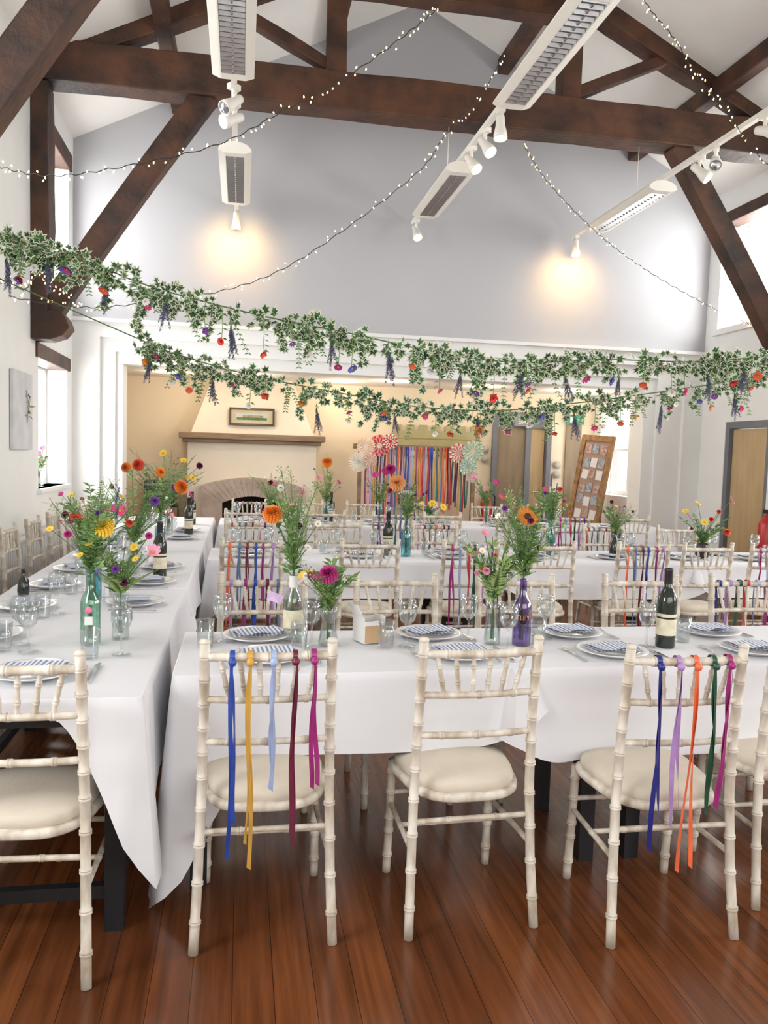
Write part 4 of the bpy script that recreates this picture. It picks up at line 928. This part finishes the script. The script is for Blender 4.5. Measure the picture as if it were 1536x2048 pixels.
# extinguishers
def ext(x,y):
    e=empty("fire_extinguisher",(x,y,.0)); tag(e,"red fire extinguisher with black hose","fire extinguisher","fire extinguishers")
    b=MB(); b.lathe([(0,0),(.08,0),(.085,.02),(.085,.42),(.06,.48),(.025,.50),(.02,.54)],20,0,(0,0,.42)); b.obj("cylinder_body",mat("extinguisher_red",(.5,.02,.02),.3),e)
    b=MB(); b.tube([(0,0,.96),(.06,-.02,1.0),(.12,-.03,.92),(.11,-.03,.62)],.012,8); b.box((0,0,.98),(.03,.10,.04)); b.obj("hose",BLACK,e)
    b=MB(); b.bb(-.09,.09,-.09,.09,0,.42); b.obj("extinguisher_stand",BLACK,e)
ext(3.50,BY-.18); ext(5.70,7.90)
# hi-fi stack beside fireplace
b=MB(); b.bb(-.22,.22,-.17,.17,0,.7,1)
for i in range(3): b.bb(-.20,.20,-.16,.16,.71+i*.12,.81+i*.12); b.bb(-.19,.05,-.163,-.16,.74+i*.12,.78+i*.12,2)
tag(b.obj("music_system",[mat("black_plastic",(.02,.02,.022),.35),OAK,SILVER],None,(-1.05,BY-.25,0),bevel=.004),"stack of black audio units on a low wooden stand","music system")
# downlights
for i,(x,y) in enumerate([(.1,10.25),(1.3,10.7),(1.95,10.3),(3.2,10.5),(4.4,10.5),(-.9,10.5)]):
    b=MB(); b.lathe([(.07,0),(.07,-.008),(.045,-.008),(.045,0)],16,0); b.lathe([(0,-.002),(.045,-.002)],16,1); o=b.obj("downlight",[WHMET,SPOTB],None,(x,y,2.44)); tag(o,"small recessed ceiling downlight glowing warm","downlight","ceiling downlights")
    l=D.lights.new("downlight_lamp",'POINT'); l.energy=8.5; l.color=(1,.82,.62); l.shadow_soft_size=.06; lo=D.objects.new("downlight_lamp",l); COL.objects.link(lo); lo.location=(0,0,-.14); lo.parent=o
# ------------------------------------------------------------------ lighting
def area(name,loc,rot,sx,sy,e,col=(1,1,1)):
    l=D.lights.new(name,'AREA'); l.shape='RECTANGLE'; l.size=sx;l.size_y=sy;l.energy=e;l.color=col; o=D.objects.new(name,l); COL.objects.link(o); o.location=loc;o.rotation_euler=rot; return o
DAY=(1,.995,.985)
for h,e in zip(LH,(38,42,48,48,48)): area("window_or_fill_light",(XL-.20,(h[0]+h[1])/2,(h[2]+h[3])/2),(0,-pi/2,0),h[3]-h[2]-.1,h[1]-h[0]-.1,e,DAY)
for h in RH:
    if h[2]>.5: area("window_or_fill_light",(XR+.33,(h[0]+h[1])/2,(h[2]+h[3])/2),(0,pi/2,0),h[3]-h[2]-.1,h[1]-h[0]-.1,64,DAY)
area("window_or_fill_light",(5.38,10.6,1.65),(0,pi/2,0),1.2,1.0,12,DAY)
area("window_or_fill_light",(1.9,YB+.02,1.9),(pi/2,0,0),4.8,1.9,74,(1,.98,.95))  # unseen fill light added behind the camera at the rear opening
def spotl(loc,target,e,ang,col):
    l=D.lights.new("spot_beam",'SPOT'); l.energy=e;l.spot_size=ang;l.spot_blend=1;l.color=col;l.shadow_soft_size=.10;o=D.objects.new("spot_beam",l);COL.objects.link(o);o.location=loc;o.rotation_euler=(Vector(target)-Vector(loc)).to_track_quat('-Z','Y').to_euler()
spotl((-.10,9.08,3.90),(-.10,9.5,3.72),24,2.3,(1,.60,.22)); spotl((3.92,9.08,3.90),(3.92,9.5,3.62),28,2.3,(1,.60,.22))
w=D.worlds.new("World"); SC.world=w; w.use_nodes=True; bg=w.node_tree.nodes["Background"]; bg.inputs[0].default_value=(.98,.99,1,1); bg.inputs[1].default_value=1.8
# ------------------------------------------------------------------ camera
psi=math.radians(10.2);th=math.radians(4.1);rho=.03
f0=Vector((math.sin(psi),math.cos(psi),0));r0=Vector((math.cos(psi),-math.sin(psi),0));zz=Vector((0,0,1))
f=f0*math.cos(th)-zz*math.sin(th);u0=f0*math.sin(th)+zz*math.cos(th)
Rv=r0*math.cos(rho)+u0*math.sin(rho);Uv=u0*math.cos(rho)-r0*math.sin(rho)
cd=D.cameras.new("camera"); cd.sensor_fit='HORIZONTAL'; cd.sensor_width=36; cd.lens=36*1600/1536; cd.clip_end=100
co=D.objects.new("camera",cd); COL.objects.link(co); M=Matrix((Rv,Uv,-f)).transposed().to_4x4(); M.translation=(0,0,1.48); co.matrix_world=M
SC.camera=co
SC.view_settings.view_transform='Standard'; SC.view_settings.exposure=0
